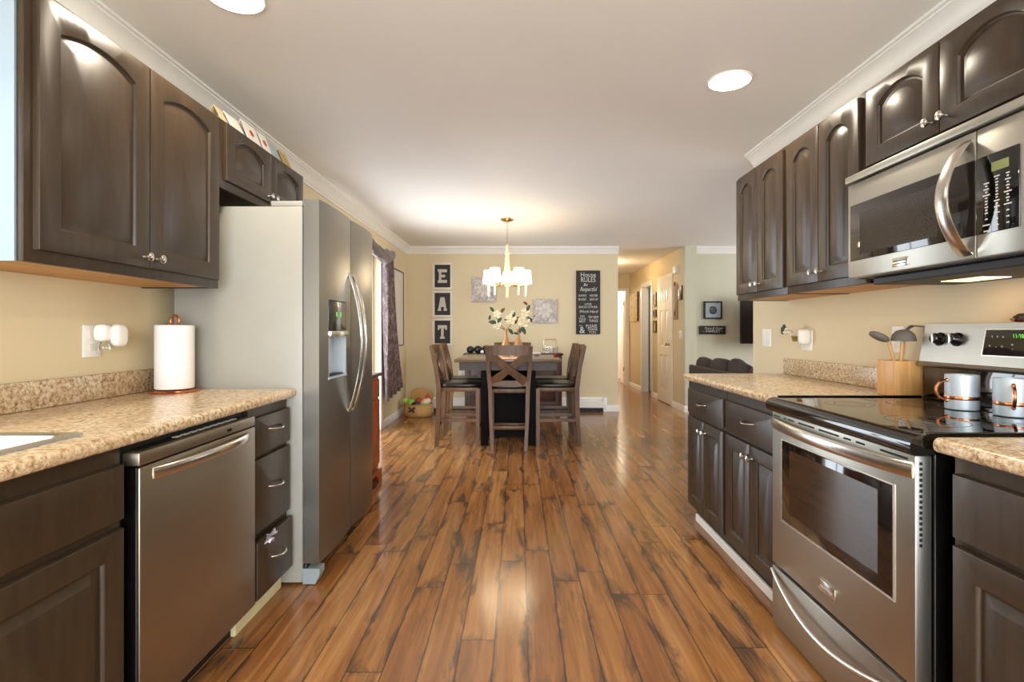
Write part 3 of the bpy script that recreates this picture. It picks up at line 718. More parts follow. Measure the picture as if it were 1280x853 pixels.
MB().sweep(pts, [.006+.005*sin(pi*k/24) for k in range(25)], [.021]*25, n=14).build('door_handle', M['chrome'], od)
bd = MB().box(1.009, 1.0155, 1.672, 1.765, .315, .352, .002).build('badge', M['nickel'], od)
m = MB().box(1.0085, 1.009, 1.685, 1.752, .330, .336); m.build('badge_lettering', M['gal'], od, 0)
wd = MB().box(1.015, 1.060, y0+.004, y1-.003, .022, .250, .006).build('storage_drawer', M['steel'], t)
pts = [(1.012-.032*sin(pi*k/24)**.8, y0+.012+(y1-y0-.022)*k/24, .232-.070*sin(pi*k/24)) for k in range(25)]
MB().sweep(pts, [.007]*25, [.009]*25, n=12).build('drawer_handle', M['chrome'], wd)
# cooktop
M['ring'] = plain('grey_print', '#5a5450', .4)
ct = MB()
sec = [(1.62, .905), (1.62, .917), (1.03, .917), (1.012, .914), (.999, .904), (.994, .890), (.996, .874), (1.004, .866), (1.062, .866), (1.062, .905)]
ct.prism(sec, y0-.006, y1+.006, lambda a, b, d: (a, d, b)); ctp = ct.build('cooktop', M['bglass'], t, 40)
m = MB()
for cx, cy, r in ((1.20, 1.54, .10), (1.20, 1.90, .075), (1.45, 1.54, .075), (1.45, 1.90, .095)):
    for rr_ in (r, r*.62): MB().lathe([(rr_, .9172), (rr_+.003, .9175), (rr_+.0015, .9172)], (cx, cy, 0), 'z', 40, cap=False).build('burner_ring', M['ring'], ctp, 0)
m = MB().box(1.04, 1.615, y0-.006, y0+.003, .917, .9225, .002).box(1.04, 1.615, y1-.004, y1+.006, .917, .9235, .002).box(1.06, 1.62, y0-.004, y1+.004, .902, .905); m.build('cooktop_rim', M['black'], ctp, 0)
# backguard
bg = MB(); bg.prism([(1.672, .917), (1.672, 1.208), (1.632, 1.208), (1.606, 1.062), (1.598, 1.050), (1.604, 1.044), (1.640, 1.044), (1.640, .917)], y0, y1, lambda a, b, d: (a, d, b))
bgo = bg.build('backguard', M['steel'], t, 20)
MB().box(1.622, 1.640, y0+.004, y1-.004, .9175, 1.044, .002).build('lower_glass', M['bglass'], bgo)
def bgp(y, z, off=0):   # point on the slanted control face
    f = (z-1.062)/(1.208-1.062); x = 1.606+(1.632-1.606)*f
    n = Vector((-.9846, 0, .175)); return Vector((x, y, z))+n*off
nrm = (-.9846, 0, .175)
for yy in (2.015, 1.935):
    kb = MB().lathe([(.026, 0), (.026, .004), (.021, .007), (.020, .026), (.017, .030), (0, .030)], bgp(yy, 1.150), nrm, 24).build('control_knob', M['black'], bgo)
    k = MB(); p = bgp(yy, 1.150, .028); k.box(p.x-.006, p.x+.001, yy-.004, yy+.004, 1.132, 1.172, .002); k.build('knob_grip', M['chrome'], kb)
def tilted(y0_, y1_, z0_, z1_, o0, o1):
    m = MB(); v = [bgp(y, z, o) for o in (o0, o1) for y, z in ((y0_, z0_), (y1_, z0_), (y1_, z1_), (y0_, z1_))]
    m.add(v, [(0, 1, 2, 3), (4, 5, 6, 7), (0, 1, 5, 4), (1, 2, 6, 5), (2, 3, 7, 6), (3, 0, 4, 7)]); return m
tilted(1.50, 1.825, 1.095, 1.188, 0, .0015).build('display_frame', M['nickel'], bgo, 0)
dpl = tilted(1.505, 1.82, 1.098, 1.185, .0012, .0025).build('display', M['bglass'], bgo, 0)
def bgtext(txt, y, z, size, mat, name, ext=.0003, sx=1.0):
    R = Matrix.Translation(bgp(y, z, .003)) @ Matrix.Rotation(-.177, 4, 'Y') @ rot(pi/2, 0, -pi/2)
    return MB().text(txt, R, size, ext, sx=sx).build(name, mat, dpl, 0)
bgtext('11:28', 1.698, 1.160, .029, M['green_led'], 'clock_digits', sx=.62)
for yy, zz, tx in ((1.792, 1.160, 'I'), (1.772, 1.160, '^'), (1.752, 1.160, '='), (1.795, 1.128, '^'), (1.772, 1.128, '-'), (1.750, 1.128, '='), (1.715, 1.135, '='), (1.712, 1.122, '-')):
    bgtext(tx, yy, zz, .014, M['ink'], 'key_mark')
m = MB(); 
# mugs
def mug(label, x, y, ang):
    t = thing('mug', label, 'mug', (x, y, .9178), 0, 'copper banded mugs on the cooktop')
    MB().lathe([(.040, 0), (.0455, .002), (.0465, .006), (.0465, .114), (.0455, .117), (.0435, .116), (.0435, .008), (0, .006)], (x, y, .9178), 'z', 40).build('cup', M['gal'], t)
    MB().lathe([(.0468, .034), (.0478, .036), (.0478, .044), (.0468, .046)], (x, y, .9178), 'z', 40, cap=False).build('copper_band', M['copper'], t, label='copper band')
    d = Vector((cos(ang), sin(ang), 0)); pts = []
    for k in range(21):
        a = -pi/2+pi*k/20; pts.append(Vector((x, y, .9178+.064))+d*(.046+.036*cos(a)*1.0)+Vector((0, 0, .034*sin(a))))
    hm = MB().sweep(pts, .0048, n=10, up=(-d.y, d.x, 0))
    for zz in (.030, .098): hm.blob(Vector((x, y, .9178+zz))+d*.047, (.006, .006, .007), 1)
    hm.build('handle', M['copper'], t, label='copper handle')
    return t
mug('grey metal mug whose copper handle points towards the far counter', 1.494, 1.765, pi*.97)
mug('grey metal mug nearest the camera with its copper handle facing the aisle', 1.532, 1.625, pi*1.28)
# utensil holder
t = thing('utensil_holder', 'square bamboo utensil holder on the countertop beside the range', 'utensil holder', (1.585, 2.18, .9145))
m = MB(); X0, X1, Y0, Y1 = 1.528, 1.642, 2.124, 2.236
m.box(X0, X1, Y0, Y0+.012, .915, 1.060, .002).box(X0, X1, Y1-.012, Y1, .915, 1.060, .002).box(X0, X0+.012, Y0+.012, Y1-.012, .915, 1.060, .001).box(X1-.012, X1, Y0+.012, Y1-.012, .915, 1.060, .001).box(X0+.012, X1-.012, Y0+.012, Y1-.012, .915, .927)
m.build('box', M['bamboo'], t)
def utensil(name, label, p0, p1, head, mat, hw):
    t = thing(name, label, 'utensil', p0)
    p0, p1 = Vector(p0), Vector(p1); mid = (p0+p1)/2+Vector((0, 0, .004))
    MB().sweep([p0, mid, p1], [.008, .007, .006], n=10).build('handle', M['beech'], t, label='pale wooden handle')
    head.build('head', mat, t)
hd = MB(); hd.blob((1.513, 2.19, 1.163), (.020, .042, .014), .9, M=rot(0, .0, -.9) @ rot(.0, 0, 0)); hd = MB()
hd.blob((1.515, 2.20, 1.158), (.042, .030, .015), .9, M=rot(0, .45, 0))
utensil('serving_spoon', 'grey silicone spoon leaning left out of the bamboo holder', (1.590, 2.17, .932), (1.545, 2.19, 1.142), hd, M['silicone'], 0)
hd = MB()
hd.lathe([(.008, .052), (.026, .046), (.040, .030), (.045, .008), (.043, .004), (.040, .012), (.030, .030), (.0, .040)], (1.595, 2.17, 1.136), 'z', 24)
utensil('ladle', 'grey silicone ladle standing upright in the bamboo holder', (1.575, 2.175, .932), (1.592, 2.17, 1.150), hd, M['silicone'], 0)
hd = MB(); hd.sweep([(1.625, 2.212, 1.155), (1.636, 2.200, 1.192), (1.640, 2.18, 1.204), (1.646, 2.14, 1.200)], [.008, .016, .017, .013], [.003]*4, n=10)
utensil('spatula', 'grey spatula at the back of the bamboo holder', (1.61, 2.208, .932), (1.625, 2.212, 1.160), hd, M['silicone'], 0)
# outlets right wall
plate('wall_switch', 'white double switch plate at the far end of the right kitchen wall', XR, -1, 3.535, 1.137, .125, .118, 'switch', 2)
plate('wall_outlet', 'white outlet plate behind the plug-in flower ornament', XR, -1, 3.045, 1.128, .115, .118, 'outlet', 2)
plate('wall_outlet', 'white outlet plate half hidden behind the ladle', XR, -1, 2.315, 1.145, .075, .117)
t = thing('plug_in_warmer', 'white plug-in warmer with a tiny flower pot on the right wall outlet', 'air freshener', (XR-.03, 3.06, 1.13))
MB().blob((XR-.036, 3.02, 1.150), (.028, .030, .045), .55).build('plug_body', M['white'], t)
pt = MB().lathe([(.014, 0), (.020, .026), (.022, .028), (.020, .030), (.016, .022), (0, .02)], (XR-.066, 3.055, 1.122), 'z', 18).build('pot', plain('olive_gold', '#8a7a34', .35, .5), t)
m = MB()
for a, zz in ((.3, .0), (1.6, .004), (2.9, 0), (4.2, .004), (5.5, 0)): m.blob((XR-.085+.016*cos(a), 3.095+.018*sin(a), 1.172+zz*3+.010*sin(a)), (.015, .014, .011), 1)
m.build('blossom', M['petal'], t)
m = MB()
for dx, dy, dz in ((-.022, .05, 1.192), (-.02, .035, 1.205), (-.018, .055, 1.178)): m.blob((XR-.078+dx, 3.085+dy, dz), (.009, .013, .017), 1)
m.build('leaf', M['green_leaf'], t)
# copper dish on the backguard
t = thing('copper_dish', 'round copper rimmed black dish standing on top of the range backguard', 'dish', (1.648, 1.70, 1.2085))
MB().lathe([(.02, 0), (.030, .002), (.036, .008), (.0375, .014), (.0355, .012), (.028, .005), (0, .004)], (1.645, 1.70, 1.2085), 'z', 32).build('rim', M['copper'], t, label='copper rim')
MB().blob((1.645, 1.70, 1.226), (.028, .030, .013), 1, jit=lambda c: 1+.15*sin(c.x*300)*sin(c.y*260)).build('cloth', M['blackm'], t)
t = thing('bud_vase', 'small clear glass bud vase with green sprig on the range backguard', 'vase', (1.648, 1.615, 1.2085))
MB().lathe([(.014, 0), (.016, .004), (.015, .03), (.010, .045), (.013, .05), (.011, .048), (.008, .042), (.012, .028), (.012, .006), (0, .004)], (1.648, 1.655, 1.2085), 'z', 20).build('glass', M['glass'], t)
m = MB()
for a in (0, 1.3, 2.5, 3.8, 5.1): m.blob((1.648+.012*cos(a), 1.655+.014*sin(a), 1.266+.005*sin(a*3)), (.006, .008, .012), 1)
m.build('sprig', M['green_leaf'], t)

# ------------------------------------------------------------------ DINING
TX = -.105
t = thing('dining_table', 'square counter-height dining table of dark wood on a boxed pedestal', 'dining table', (TX, 5.8, 0))
MB().box(TX-.54, TX+.54, 5.25, 6.33, .868, .900, .006).build('tabletop', M['tabletop'], t)
m = MB().box(TX-.495, TX+.495, 5.30, 5.325, .785, .868).box(TX-.495, TX+.495, 6.255, 6.28, .785, .868).box(TX-.495, TX-.47, 5.325, 6.255, .785, .868).box(TX+.47, TX+.495, 5.325, 6.255, .785, .868)
ap = m.build('apron', M['table'], t, 0)
MB().box(TX-.05, TX+.05, 5.289, 5.30, .835, .850, .003).build('drawer_pull', M['blackm'], ap)
for sx in (-1, 1):
    for yy in (5.40, 6.12): MB().box(TX+sx*.245-.038, TX+sx*.245+.038, yy, yy+.076, 0, .868, .004).build('leg', M['ped'], t)
MB().box(TX-.24, TX+.24, 5.76, 5.83, .02, .868).box(TX-.23, TX-.20, 5.83, 6.12, .02, .25).box(TX+.20, TX+.23, 5.83, 6.12, .02, .25).build('pedestal_panel', M['ped'], t, 0)
tag(MB().box(TX-.17, TX+.17, 5.27, 6.31, .9005, .9035, .001).build('table_runner', plain('peach_linen', '#d9b394', .8, bump=.1, scale=80)), 'pale peach cloth runner lying across the dining table', 'table runner')

def make_chair(label):
    t = thing('dining_chair', label, 'chair', (0, 0, 0), 0, 'counter-height dining chairs')
    wd = M['chair']
    for s in (-1, 1):
        pts = [(s*.165, -.225, 0), (s*.18, -.205, .30), (s*.188, -.198, .60), (s*.205, -.225, .82), (s*.2175, -.275, 1.035)]
        MB().sweep(pts, [.016, .018, .02, .019, .017], [.020, .022, .024, .022, .017], up=(0, 1, 0), rect=True).build('leg', wd, t, 40)
        MB().sweep([(s*.182, .20, 0), (s*.19, .20, .60)], [.017, .021], [.017, .021], up=(0, 1, 0), rect=True).build('leg', wd, t, 40)
    m = MB().box(-.195, .195, -.19, .205, .565, .606, .004); m.build('seat_frame', wd, t)
    MB().blob((0, .012, .628), (.215, .22, .028), .45, 28, 12).build('seat', M['leather'], t, 60)
    bp = lambda z: -.2+(-.075)*max(0, (z-.60)/.435)**1.3
    # top rail slightly curved
    n = 12
    def rail(name, z0, z1, hw, bow=.02, th=.011):
        m = MB()
        for (za, zb) in ((z0, z1),):
            vs = []
            for k in range(n+1):
                u = -1+2*k/n; yy = bp((za+zb)/2)-bow*(1-u*u)
                for y, z in ((yy-th, za), (yy+th, za), (yy+th, zb+.006*(1-u*u)), (yy-th, zb+.006*(1-u*u))): vs.append((u*hw, y, z))
            fs = []
            for k in range(n):
                a = 4*k; b = a+4
                for i in range(4): fs.append((a+i, a+(i+1) % 4, b+(i+1) % 4, b+i))
            fs += [(0, 1, 2, 3), (4*n, 4*n+1, 4*n+2, 4*n+3)]; m.add(vs, fs)
        return m.build(name, wd, t, 50)
    rail('top_rail', .945, 1.038, .215)
    rail('lower_rail', .635, .685, .19, .008)
    for s in (-1, 1):
        pts = []; wv = []
        for k in range(13):
            a = k/12; z = .675+(.955-.675)*a; pts.append((s*(-.165+.355*a), bp(z)-.008-.008*sin(pi*a)+s*.004, z)); wv.append(.034+.013*abs(2*a-1)**2)
        MB().sweep(pts, wv, .009, up=(0, 1, .2), rect=True).build('cross_slat', wd, t, 50)
    MB().box(-.17, .17, -.225, -.195, .205, .240, .003).build('stretcher', wd, t)
    MB().box(-.172, .172, .188, .212, .165, .20, .003).build('stretcher', wd, t)
    for s in (-1, 1): MB().sweep([(s*.175, -.21, .27), (s*.184, .20, .27)], [.009]*2, [.016]*2, rect=True).build('stretcher', wd, t, 40)
    return t
ch = make_chair('dining chair seen from behind at the near side of the table')
spots = [((TX+.012, 5.415, 0), 0, None),
         ((-.615, 5.545, 0), -pi/2, 'dining chair on the left side of the table nearer the camera'),
         ((-.605, 6.10, 0), -pi/2, 'dining chair on the left side of the table farther from the camera'),
         ((.40, 5.545, 0), pi/2, 'dining chair on the right side of the table nearer the camera'),
         ((.395, 6.10, 0), pi/2, 'dining chair on the right side of the table farther from the camera'),
         ((TX+.03, 6.40, 0), pi, 'dining chair at the far side of the table with only its top rail showing')]
for i, (p, a, lb) in enumerate(spots):
    o = ch if i == 0 else copy_tree(ch)
    o.location = p; o.rotation_euler = (0, 0, a)
    if lb: o['label'] = lb
# magnolia vases
def leaf(m, base, d, L, wd):
    d = Vector(d).normalized(); s = d.cross(Vector((0, -1, .3))).normalized(); nrm_ = s.cross(d); b = Vector(base)
    vs = []; n = 6
    for k in range(n+1):
        a = k/n; w_ = wd*sin(pi*min(a*.92+.04, 1))**.8; c = b+d*(L*a)+nrm_*(.012*sin(pi*a))
        vs += [c-s*w_, c+nrm_*.004, c+s*w_]
    fs = []
    for k in range(n):
        for j in range(2): i = 3*k+j; fs.append((i, i+1, i+4, i+3))
    m.add(vs, fs)
    vs2 = [v-nrm_*.002 for v in vs]; m.add(vs2, fs)
def flower(t, c, r, face=(0, -1, .3)):
    m = MB(); c = Vector(c); F = Vector(face).normalized(); B = F.orthogonal().normalized(); D = F.cross(B)
    for ring, (n, rr_, el) in enumerate(((5, r, .35), (4, r*.6, .9))):
        for k in range(n):
            a = 2*pi*k/n+ring*.5; o_ = (B*cos(a)+D*sin(a)); ctr = c+o_*(rr_*.55)+F*(r*.25*el)
            zax = (F*cos(.5+el*.3)-o_*sin(.5+el*.3)).normalized(); xa = o_-zax*o_.dot(zax); xa.normalize(); ya = zax.cross(xa)
            Mx = Matrix((xa, ya, zax)).transposed().to_4x4()
            m.blob(ctr, (rr_*.55, rr_*.42, r*.10), .9, 12, 8, M=Mx)
    m.blob(c+F*r*.2, (r*.2, r*.2, r*.25), 1, 10, 6)
    return m.build('magnolia_bloom', M['petal'], t)
def vase_thing(label, x, y, stems, sc=1):
    t = thing('magnolia_vase', label, 'vase', (x, y, .904))
    MB().lathe([(.030, 0), (.046, .005), (.056, .05), (.057, .095), (.045, .14), (.026, .185), (.017, .225), (.016, .285), (.022, .30), (.016, .296), (.012, .28), (0, .27)], (x, y, .904), 'z', 28).build('vase_body', M['vase'], t)
    for (tx, tz, blooms, leaves) in stems:
        p0 = Vector((x, y, 1.19)); p1 = Vector((x+tx, y-.02, tz)); mid = (p0+p1)/2+Vector((tx*.15, 0, -.01))
        MB().sweep([p0, mid, p1], [.004, .0035, .002], n=8).build('stem', M['stem'], t)
        for bx, bz, r in blooms: flower(t, (x+bx, y-.035, bz), r*.86)
        for kind in ('green_leaf', 'brown_leaf'):
            ls = [l for l in leaves if l[5] == kind]
            for lx, lz, dx, dz, L, k_ in ls:
                m = MB(); leaf(m, (x+lx, y-.03, lz), (dx, -.15, dz), L, L*.24); m.build('leaf', M[kind], t)
    return t
G, Bn = 'green_leaf', 'brown_leaf'
vase_thing('left tan vase holding magnolia branches on the dining table', -.138, 5.78,
    [(-.13, 1.40, [(-.095, 1.365, .055), (.055, 1.31, .075)], [(-.13, 1.395, -.6, .7, .07, G), (-.06, 1.38, .7, .8, .075, Bn), (-.17, 1.36, -.2, -1, .06, G), (.03, 1.31, -.9, -.1, .05, G)]),
     (-.12, 1.29, [(-.10, 1.245, .06)], [(-.10, 1.275, 1, .9, .08, G), (-.09, 1.27, -1, .15, .10, G), (.03, 1.21, .7, -.9, .08, G)]),
     (.10, 1.36, [(.075, 1.39, .03)], [(.08, 1.33, .3, 1, .07, G), (.10, 1.26, .4, 1, .07, Bn)])])
vase_thing('right tan vase holding magnolia branches on the dining table', .0, 5.78,
    [(.06, 1.42, [(.075, 1.385, .06), (.06, 1.285, .08)], [(.09, 1.40, .5, 1, .08, G), (.10, 1.47, -.7, .5, .06, Bn), (.095, 1.34, .8, -.8, .08, G)]),
     (.05, 1.23, [], [(.045, 1.225, .4, -1, .085, G), (.0, 1.15, -.9, .2, .06, G), (.01, 1.16, .5, 1, .08, G), (.03, 1.31, -.8, .4, .06, Bn)]),
     (.14, 1.31, [], [(.14, 1.30, .6, .5, .03, Bn), (.16, 1.34, .8, .2, .03, Bn)])])
tag(MB().lathe([(.02, 0), (.05, .02), (.055, .035), (.052, .035), (.045, .02), (0, .008)], (.21, 6.05, .9005), 'z', 24).build('small_bowl', M['white']), 'small white bowl on the far right of the dining table', 'bowl')
tag(MB().lathe([(.02, 0), (.025, .03), (.023, .032), (.018, .006), (0, .006)], (.41, 5.75, .9005), 'z', 20).build('tealight_holder', plain('red_glass', '#8c2a1e', .2)), 'small red tealight holder near the right edge of the dining table', 'candle holder')
# sideboard behind the table
t = thing('sideboard', 'dark reddish brown sideboard behind the dining table', 'sideboard', (-.07, 7.43, 0))
MB().box(-.745, .605, 7.28, 7.60, .10, .845, .004).build('carcass', M['side'], t)
MB().box(-.765, .625, 7.26, 7.615, .845, .872, .005).build('top', M['side'], t)
for y0, y1 in ((-.735, -.07), (-.065, .595)): cab_door(lambda u, v, d, a=y0: (a+u, 7.268-d, .13+v), y1-y0-.005, .70, 0, .06, .06, .012).build('door', M['side'], t)
for xx in (-.70, .56):
    for yy in (7.31, 7.57): MB().sweep([(xx, yy, 0), (xx, yy, .10)], [.018, .026], rect=True, up=(0, 1, 0)).build('leg', M['side'], t)
# black decorative balls + white one
M['blackball'] = plain('black_lacquer', '#1a1817', .4, var=.2)
for k, (x, z, r, lb) in enumerate(((-.675, .0, .054, 'leftmost black lumpy ornament on the sideboard'), (-.567, 0, .057, 'second black lumpy ornament from the left on the sideboard'), (-.450, 0, .061, 'third black lumpy ornament from the left on the sideboard'), (-.327, 0, .063, 'rightmost black lumpy ornament on the sideboard partly behind the front chair'))):
    o = MB().blob((x, 7.38, .8725+r*.93), (r, r, r*.95), 1, 22, 14, jit=lambda c: 1+.07*sin(c.x*90)*sin(c.z*95+1)*sin(c.y*85)).build('ornament_ball', M['blackball'])
    tag(o, lb, 'ornament', 'black ornaments on the sideboard')
tag(MB().blob((-.505, 7.295, .8725+.024), (.024, .024, .024), 1).build('ornament_ball', M['white']), 'small white ball among the black ornaments on the sideboard', 'ornament')
t = thing('glass_caddy', 'clear glass box with a wire carrying handle on the right of the sideboard', 'caddy', (.45, 7.40, .8725))
m = MB(); gx0, gx1, gy0, gy1 = .345, .555, 7.33, 7.47
for a in ((gx0, gx1, gy0, gy0+.004), (gx0, gx1, gy1-.004, gy1), (gx0, gx0+.004, gy0+.004, gy1-.004), (gx1-.004, gx1, gy0+.004, gy1-.004)): m.box(*a, .876, .975)
m.box(gx0, gx1, gy0, gy1, .8725, .8765).build('glass_box', M['pane'], t, 0)
MB().sweep([(gx0+.01, 7.40, .975), (gx0+.015, 7.40, 1.055), (gx0+.025, 7.40, 1.065), (gx1-.025, 7.40, 1.065), (gx1-.015, 7.40, 1.055), (gx1-.01, 7.40, .975)], .004, n=8, up=(0, 1, 0)).build('handle', M['chrome'], t)
MB().sweep([(gx0+.03, 7.40, 1.066), (gx1-.03, 7.40, 1.066)], .009, n=10).build('grip', M['beech'], t)
m = MB()
for k in range(4): m.lathe([(.018, 0), (.021, .07), (.019, .07), (.016, .004), (0, .004)], (gx0+.035+k*.046, 7.40, .8775), 'z', 16)
m.build('tumbler_set', M['pane'], t)

# chandelier
t = thing('chandelier', 'five-shade brass chandelier hanging lit above the dining table', 'chandelier', (-.124, 5.8, ZC))
CX, CY = -.124, 5.8
MB().lathe([(.075, ZC-.001), (.072, ZC-.012), (.045, ZC-.026), (.014, ZC-.032), (.012, ZC-.045), (0, ZC-.046)], (CX, CY, 0), 'z', 32).build('canopy', M['brass'], t)
m = MB(); z = ZC-.045; k = 0
while z > 2.14:
    pts = [(CX+(.007*cos(a) if k % 2 else 0), CY+(0 if k % 2 else .007*cos(a)), z-.013+.014*sin(a)) for a in [2*pi*j/12 for j in range(13)]]
    m.sweep(pts, .0018, n=6, up=((0, 1, 0) if k % 2 else (1, 0, 0))); z -= .0225; k += 1
m.build('chain', M['brass'], t)
MB().lathe([(.004, 2.145), (.018, 2.13), (.012, 2.115), (.018, 2.08), (.024, 2.055), (.028, 2.04), (.018, 2.025), (.02, 2.01), (.032, 1.85), (.036, 1.74), (.03, 1.70), (.014, 1.69), (.012, 1.60), (.018, 1.575), (.008, 1.55), (0, 1.548)], (CX, CY, 0), 'z', 28).build('column', plain('cream_lacquer', '#d9c39a', .35), t)
for k in range(5):
    a = pi/2+2*pi*k/5; d = Vector((cos(a), sin(a), 0)); c = Vector((CX, CY, 0)); R = .218
    ar = MB().sweep([c+d*.03+Vector((0, 0, 1.705)), c+d*.10+Vector((0, 0, 1.685)), c+d*.17+Vector((0, 0, 1.690)), c+d*R+Vector((0, 0, 1.705))], [.006]*4, [.008]*4, n=10).build('arm', M['brass'], t)
    p = c+d*R
    MB().lathe([(.008, 1.57), (.011, 1.578), (.011, 1.69), (.030, 1.700), (.031, 1.708), (.012, 1.712), (.011, 1.79), (0, 1.792)], p, 'z', 16).build('candle_sleeve', plain('white_sleeve', '#efe6d2', .4), ar)
    MB().lathe([(.068, 1.718), (.052, 1.862), (.0505, 1.862), (.0665, 1.718), (.068, 1.718)], p, 'z', 32, cap=False).build('shade', M['shade'], ar)
    l = bpy.data.lights.new('chandelier_bulb', 'POINT'); l.energy = 0.12; l.color = (1, .84, .62); l.shadow_soft_size = .025
    lo = bpy.data.objects.new('chandelier_bulb', l); lo.location = p+Vector((0, 0, 1.825)); COL.objects.link(lo)

# downlights
def downlight(label, x, y, e=9):
    t = thing('downlight', label, 'ceiling light', (x, y, ZC), 0, 'recessed ceiling downlights')
    MB().lathe([(.083, -.001), (.105, -.001), (.103, -.008), (.088, -.010), (.083, -.004)], (x, y, ZC), 'z', 40, cap=False).build('trim_ring', M['trim'], t)
    MB().lathe([(.096, -.0105), (.085, -.0125), (0, -.0135)], (x, y, ZC), 'z', 40, cap=False).build('lens', M['bulb'], t)
    l = bpy.data.lights.new('downlight_beam', 'AREA'); l.shape = 'DISK'; l.size = .15; l.energy = e; l.color = (1, .88, .70)
    lo = bpy.data.objects.new('downlight_beam', l); lo.location = (x, y, ZC-.016); COL.objects.link(lo)
downlight('round recessed ceiling downlight on the right near the cabinets', 1.045, 2.593)
downlight('round recessed ceiling downlight cut by the top edge on the left', -1.05, 1.94)
# hall lamp and lit bathroom (out of sight behind the corner of the dining wall)
t = thing('ceiling_lamp', 'flush glass ceiling lamp in the hallway hidden behind the wall corner', 'ceiling light', (1.56, 9.4, ZC))
MB().lathe([(.10, -.002), (.10, -.02), (.0, -.022)], (1.56, 9.4, ZC), 'z', 24).build('base', M['brass'], t)
MB().lathe([(.095, -.022), (.085, -.06), (.05, -.085), (0, -.092)], (1.56, 9.4, ZC), 'z', 24).build('glass_dome', M['bulb'], t)
def point(name, loc, e, col, r=.1):
    l = bpy.data.lights.new(name, 'POINT'); l.energy = e; l.color = col; l.shadow_soft_size = r
    o = bpy.data.objects.new(name, l); o.location = loc; COL.objects.link(o)
point('hall_light', (1.56, 9.4, ZC-.28), 14, (1, .78, .5), .07)
point('bathroom_light', (2.2, 12.6, 2.1), 55, (1, .88, .72), .1)
point('bedroom_light', (3.6, 9.2, 1.6), 12, (.75, .85, 1), .3)

# ------------------------------------------------------------------ back wall decor
def pxz(x, y, Y): return (x-648)*Y/655, 1.18-(y-414.5)*Y/655
def letter_polys(ch):
    if ch == 'E': return [[(0, 0), (1, 0), (1, .22), (.38, .22), (.38, .40), (.8, .40), (.8, .60), (.38, .60), (.38, .78), (1, .78), (1, 1), (0, 1), (0, .82), (.12, .82), (.12, .18), (0, .18)]]
    if ch == 'T': return [[(.25, 0), (.75, 0), (.75, .16), (.64, .16), (.64, .78), (.82, .78), (.82, .66), (1, .66), (1, 1), (0, 1), (0, .66), (.18, .66), (.18, .78), (.36, .78), (.36, .16), (.25, .16)]]
    return [[(0, 0), (.36, 0), (.36, .15), (.31, .15), (.34, .28), (.66, .28), (.69, .15), (.64, .15), (.64, 0), (1, 0), (1, .15), (.93, .15), (.72, 1), (.28, 1), (.07, .15), (0, .15)]]
for ch_, ya, yb, lb in (('E', 328.3, 362.6, 'topmost framed black sign with the letter E'), ('A', 363.4, 397.2, 'middle framed black sign with the letter A'), ('T', 398, 432.6, 'lowest framed black sign with the letter T')):
    x0, z1 = pxz(540.4, ya, YB); x1, z0 = pxz(566, yb, YB)
    t = thing('letter_sign', lb, 'sign', ((x0+x1)/2, YB-.02, z0), 0, 'letter signs on the back wall')
    fw = .036; f = MB(); y0, y1 = YB-.026, YB-.002
    f.box(x0, x1, y0, y1, z0, z0+fw, .003).box(x0, x1, y0, y1, z1-fw, z1, .003).box(x0, x0+fw, y0, y1, z0+fw, z1-fw, .003).box(x1-fw, x1, y0, y1, z0+fw, z1-fw, .003)
    f.build('frame', M['mat'], t); MB().box(x0+fw, x1-fw, YB-.012, YB-.003, z0+fw, z1-fw).build('board', M['chalk'], t, 0)
    lw, lh = .135, .20; cx, cz = (x0+x1)/2, (z0+z1)/2; m = MB()
    for poly in letter_polys(ch_): m.prism(poly, YB-.021, YB-.012, lambda a, b, d: (cx-lw/2+a*lw, d, cz-lh/2+b*lh))
    m.build('letter', M['letter'], t, 0)
def canvas_mat(name, c1, c2, c3):
    t = NT(name); v = t.coord(); a = t.noise(v, 14, 5, .6, 1.5); vo = t.node('ShaderNodeTexVoronoi', feature='DISTANCE_TO_EDGE'); vo.inputs['Scale'].default_value = 16; t.link(v, vo.inputs['Vector'])
    b = t.ramp(a, [(.35, c1), (.55, c2), (.7, c3)]); t.set(**{'Base Color': t.mix(t.ramp(vo.outputs['Distance'], [(.02, (.5,)*3+(1,)), (.10, (0, 0, 0, 1))]), b, '#8f8282'), 'Roughness': .8}); t.bump(a, .1); return t.m
M['canv'] = canvas_mat('floral_canvas', '#a99f99', '#cdc3bb', '#e2d9cc')
for lb, a, b in (('square grey floral canvas on the back wall behind the chandelier', (589.5, 347), (620, 378)), ('square grey floral canvas on the back wall right of the vases', (665.8, 374), (696, 404))):
    x0, z1 = pxz(*a, YB); x1, z0 = pxz(*b, YB)
    t = thing('canvas_print', lb, 'picture', ((x0+x1)/2, YB-.015, z0), 0, 'square floral canvases')
    MB().box(x0, x1, YB-.034, YB-.002, z0, z1, .003).build('canvas', M['canv'], t)
    m = MB(); cx, cz = (x0+x1)/2, (z0+z1)/2
    for k in range(7):
        a_ = 2*pi*k/7; m.blob((cx+.07*cos(a_), YB-.0345, cz+.07*sin(a_)), (.042, .0012, .026), 1, 12, 6, M=rot(0, -a_, 0))
    m.blob((cx, YB-.035, cz), (.018, .002, .018), 1, 12, 6); m.build('painted_bloom', plain('pale_taupe_paint', '#d6ccc0', .8), t)
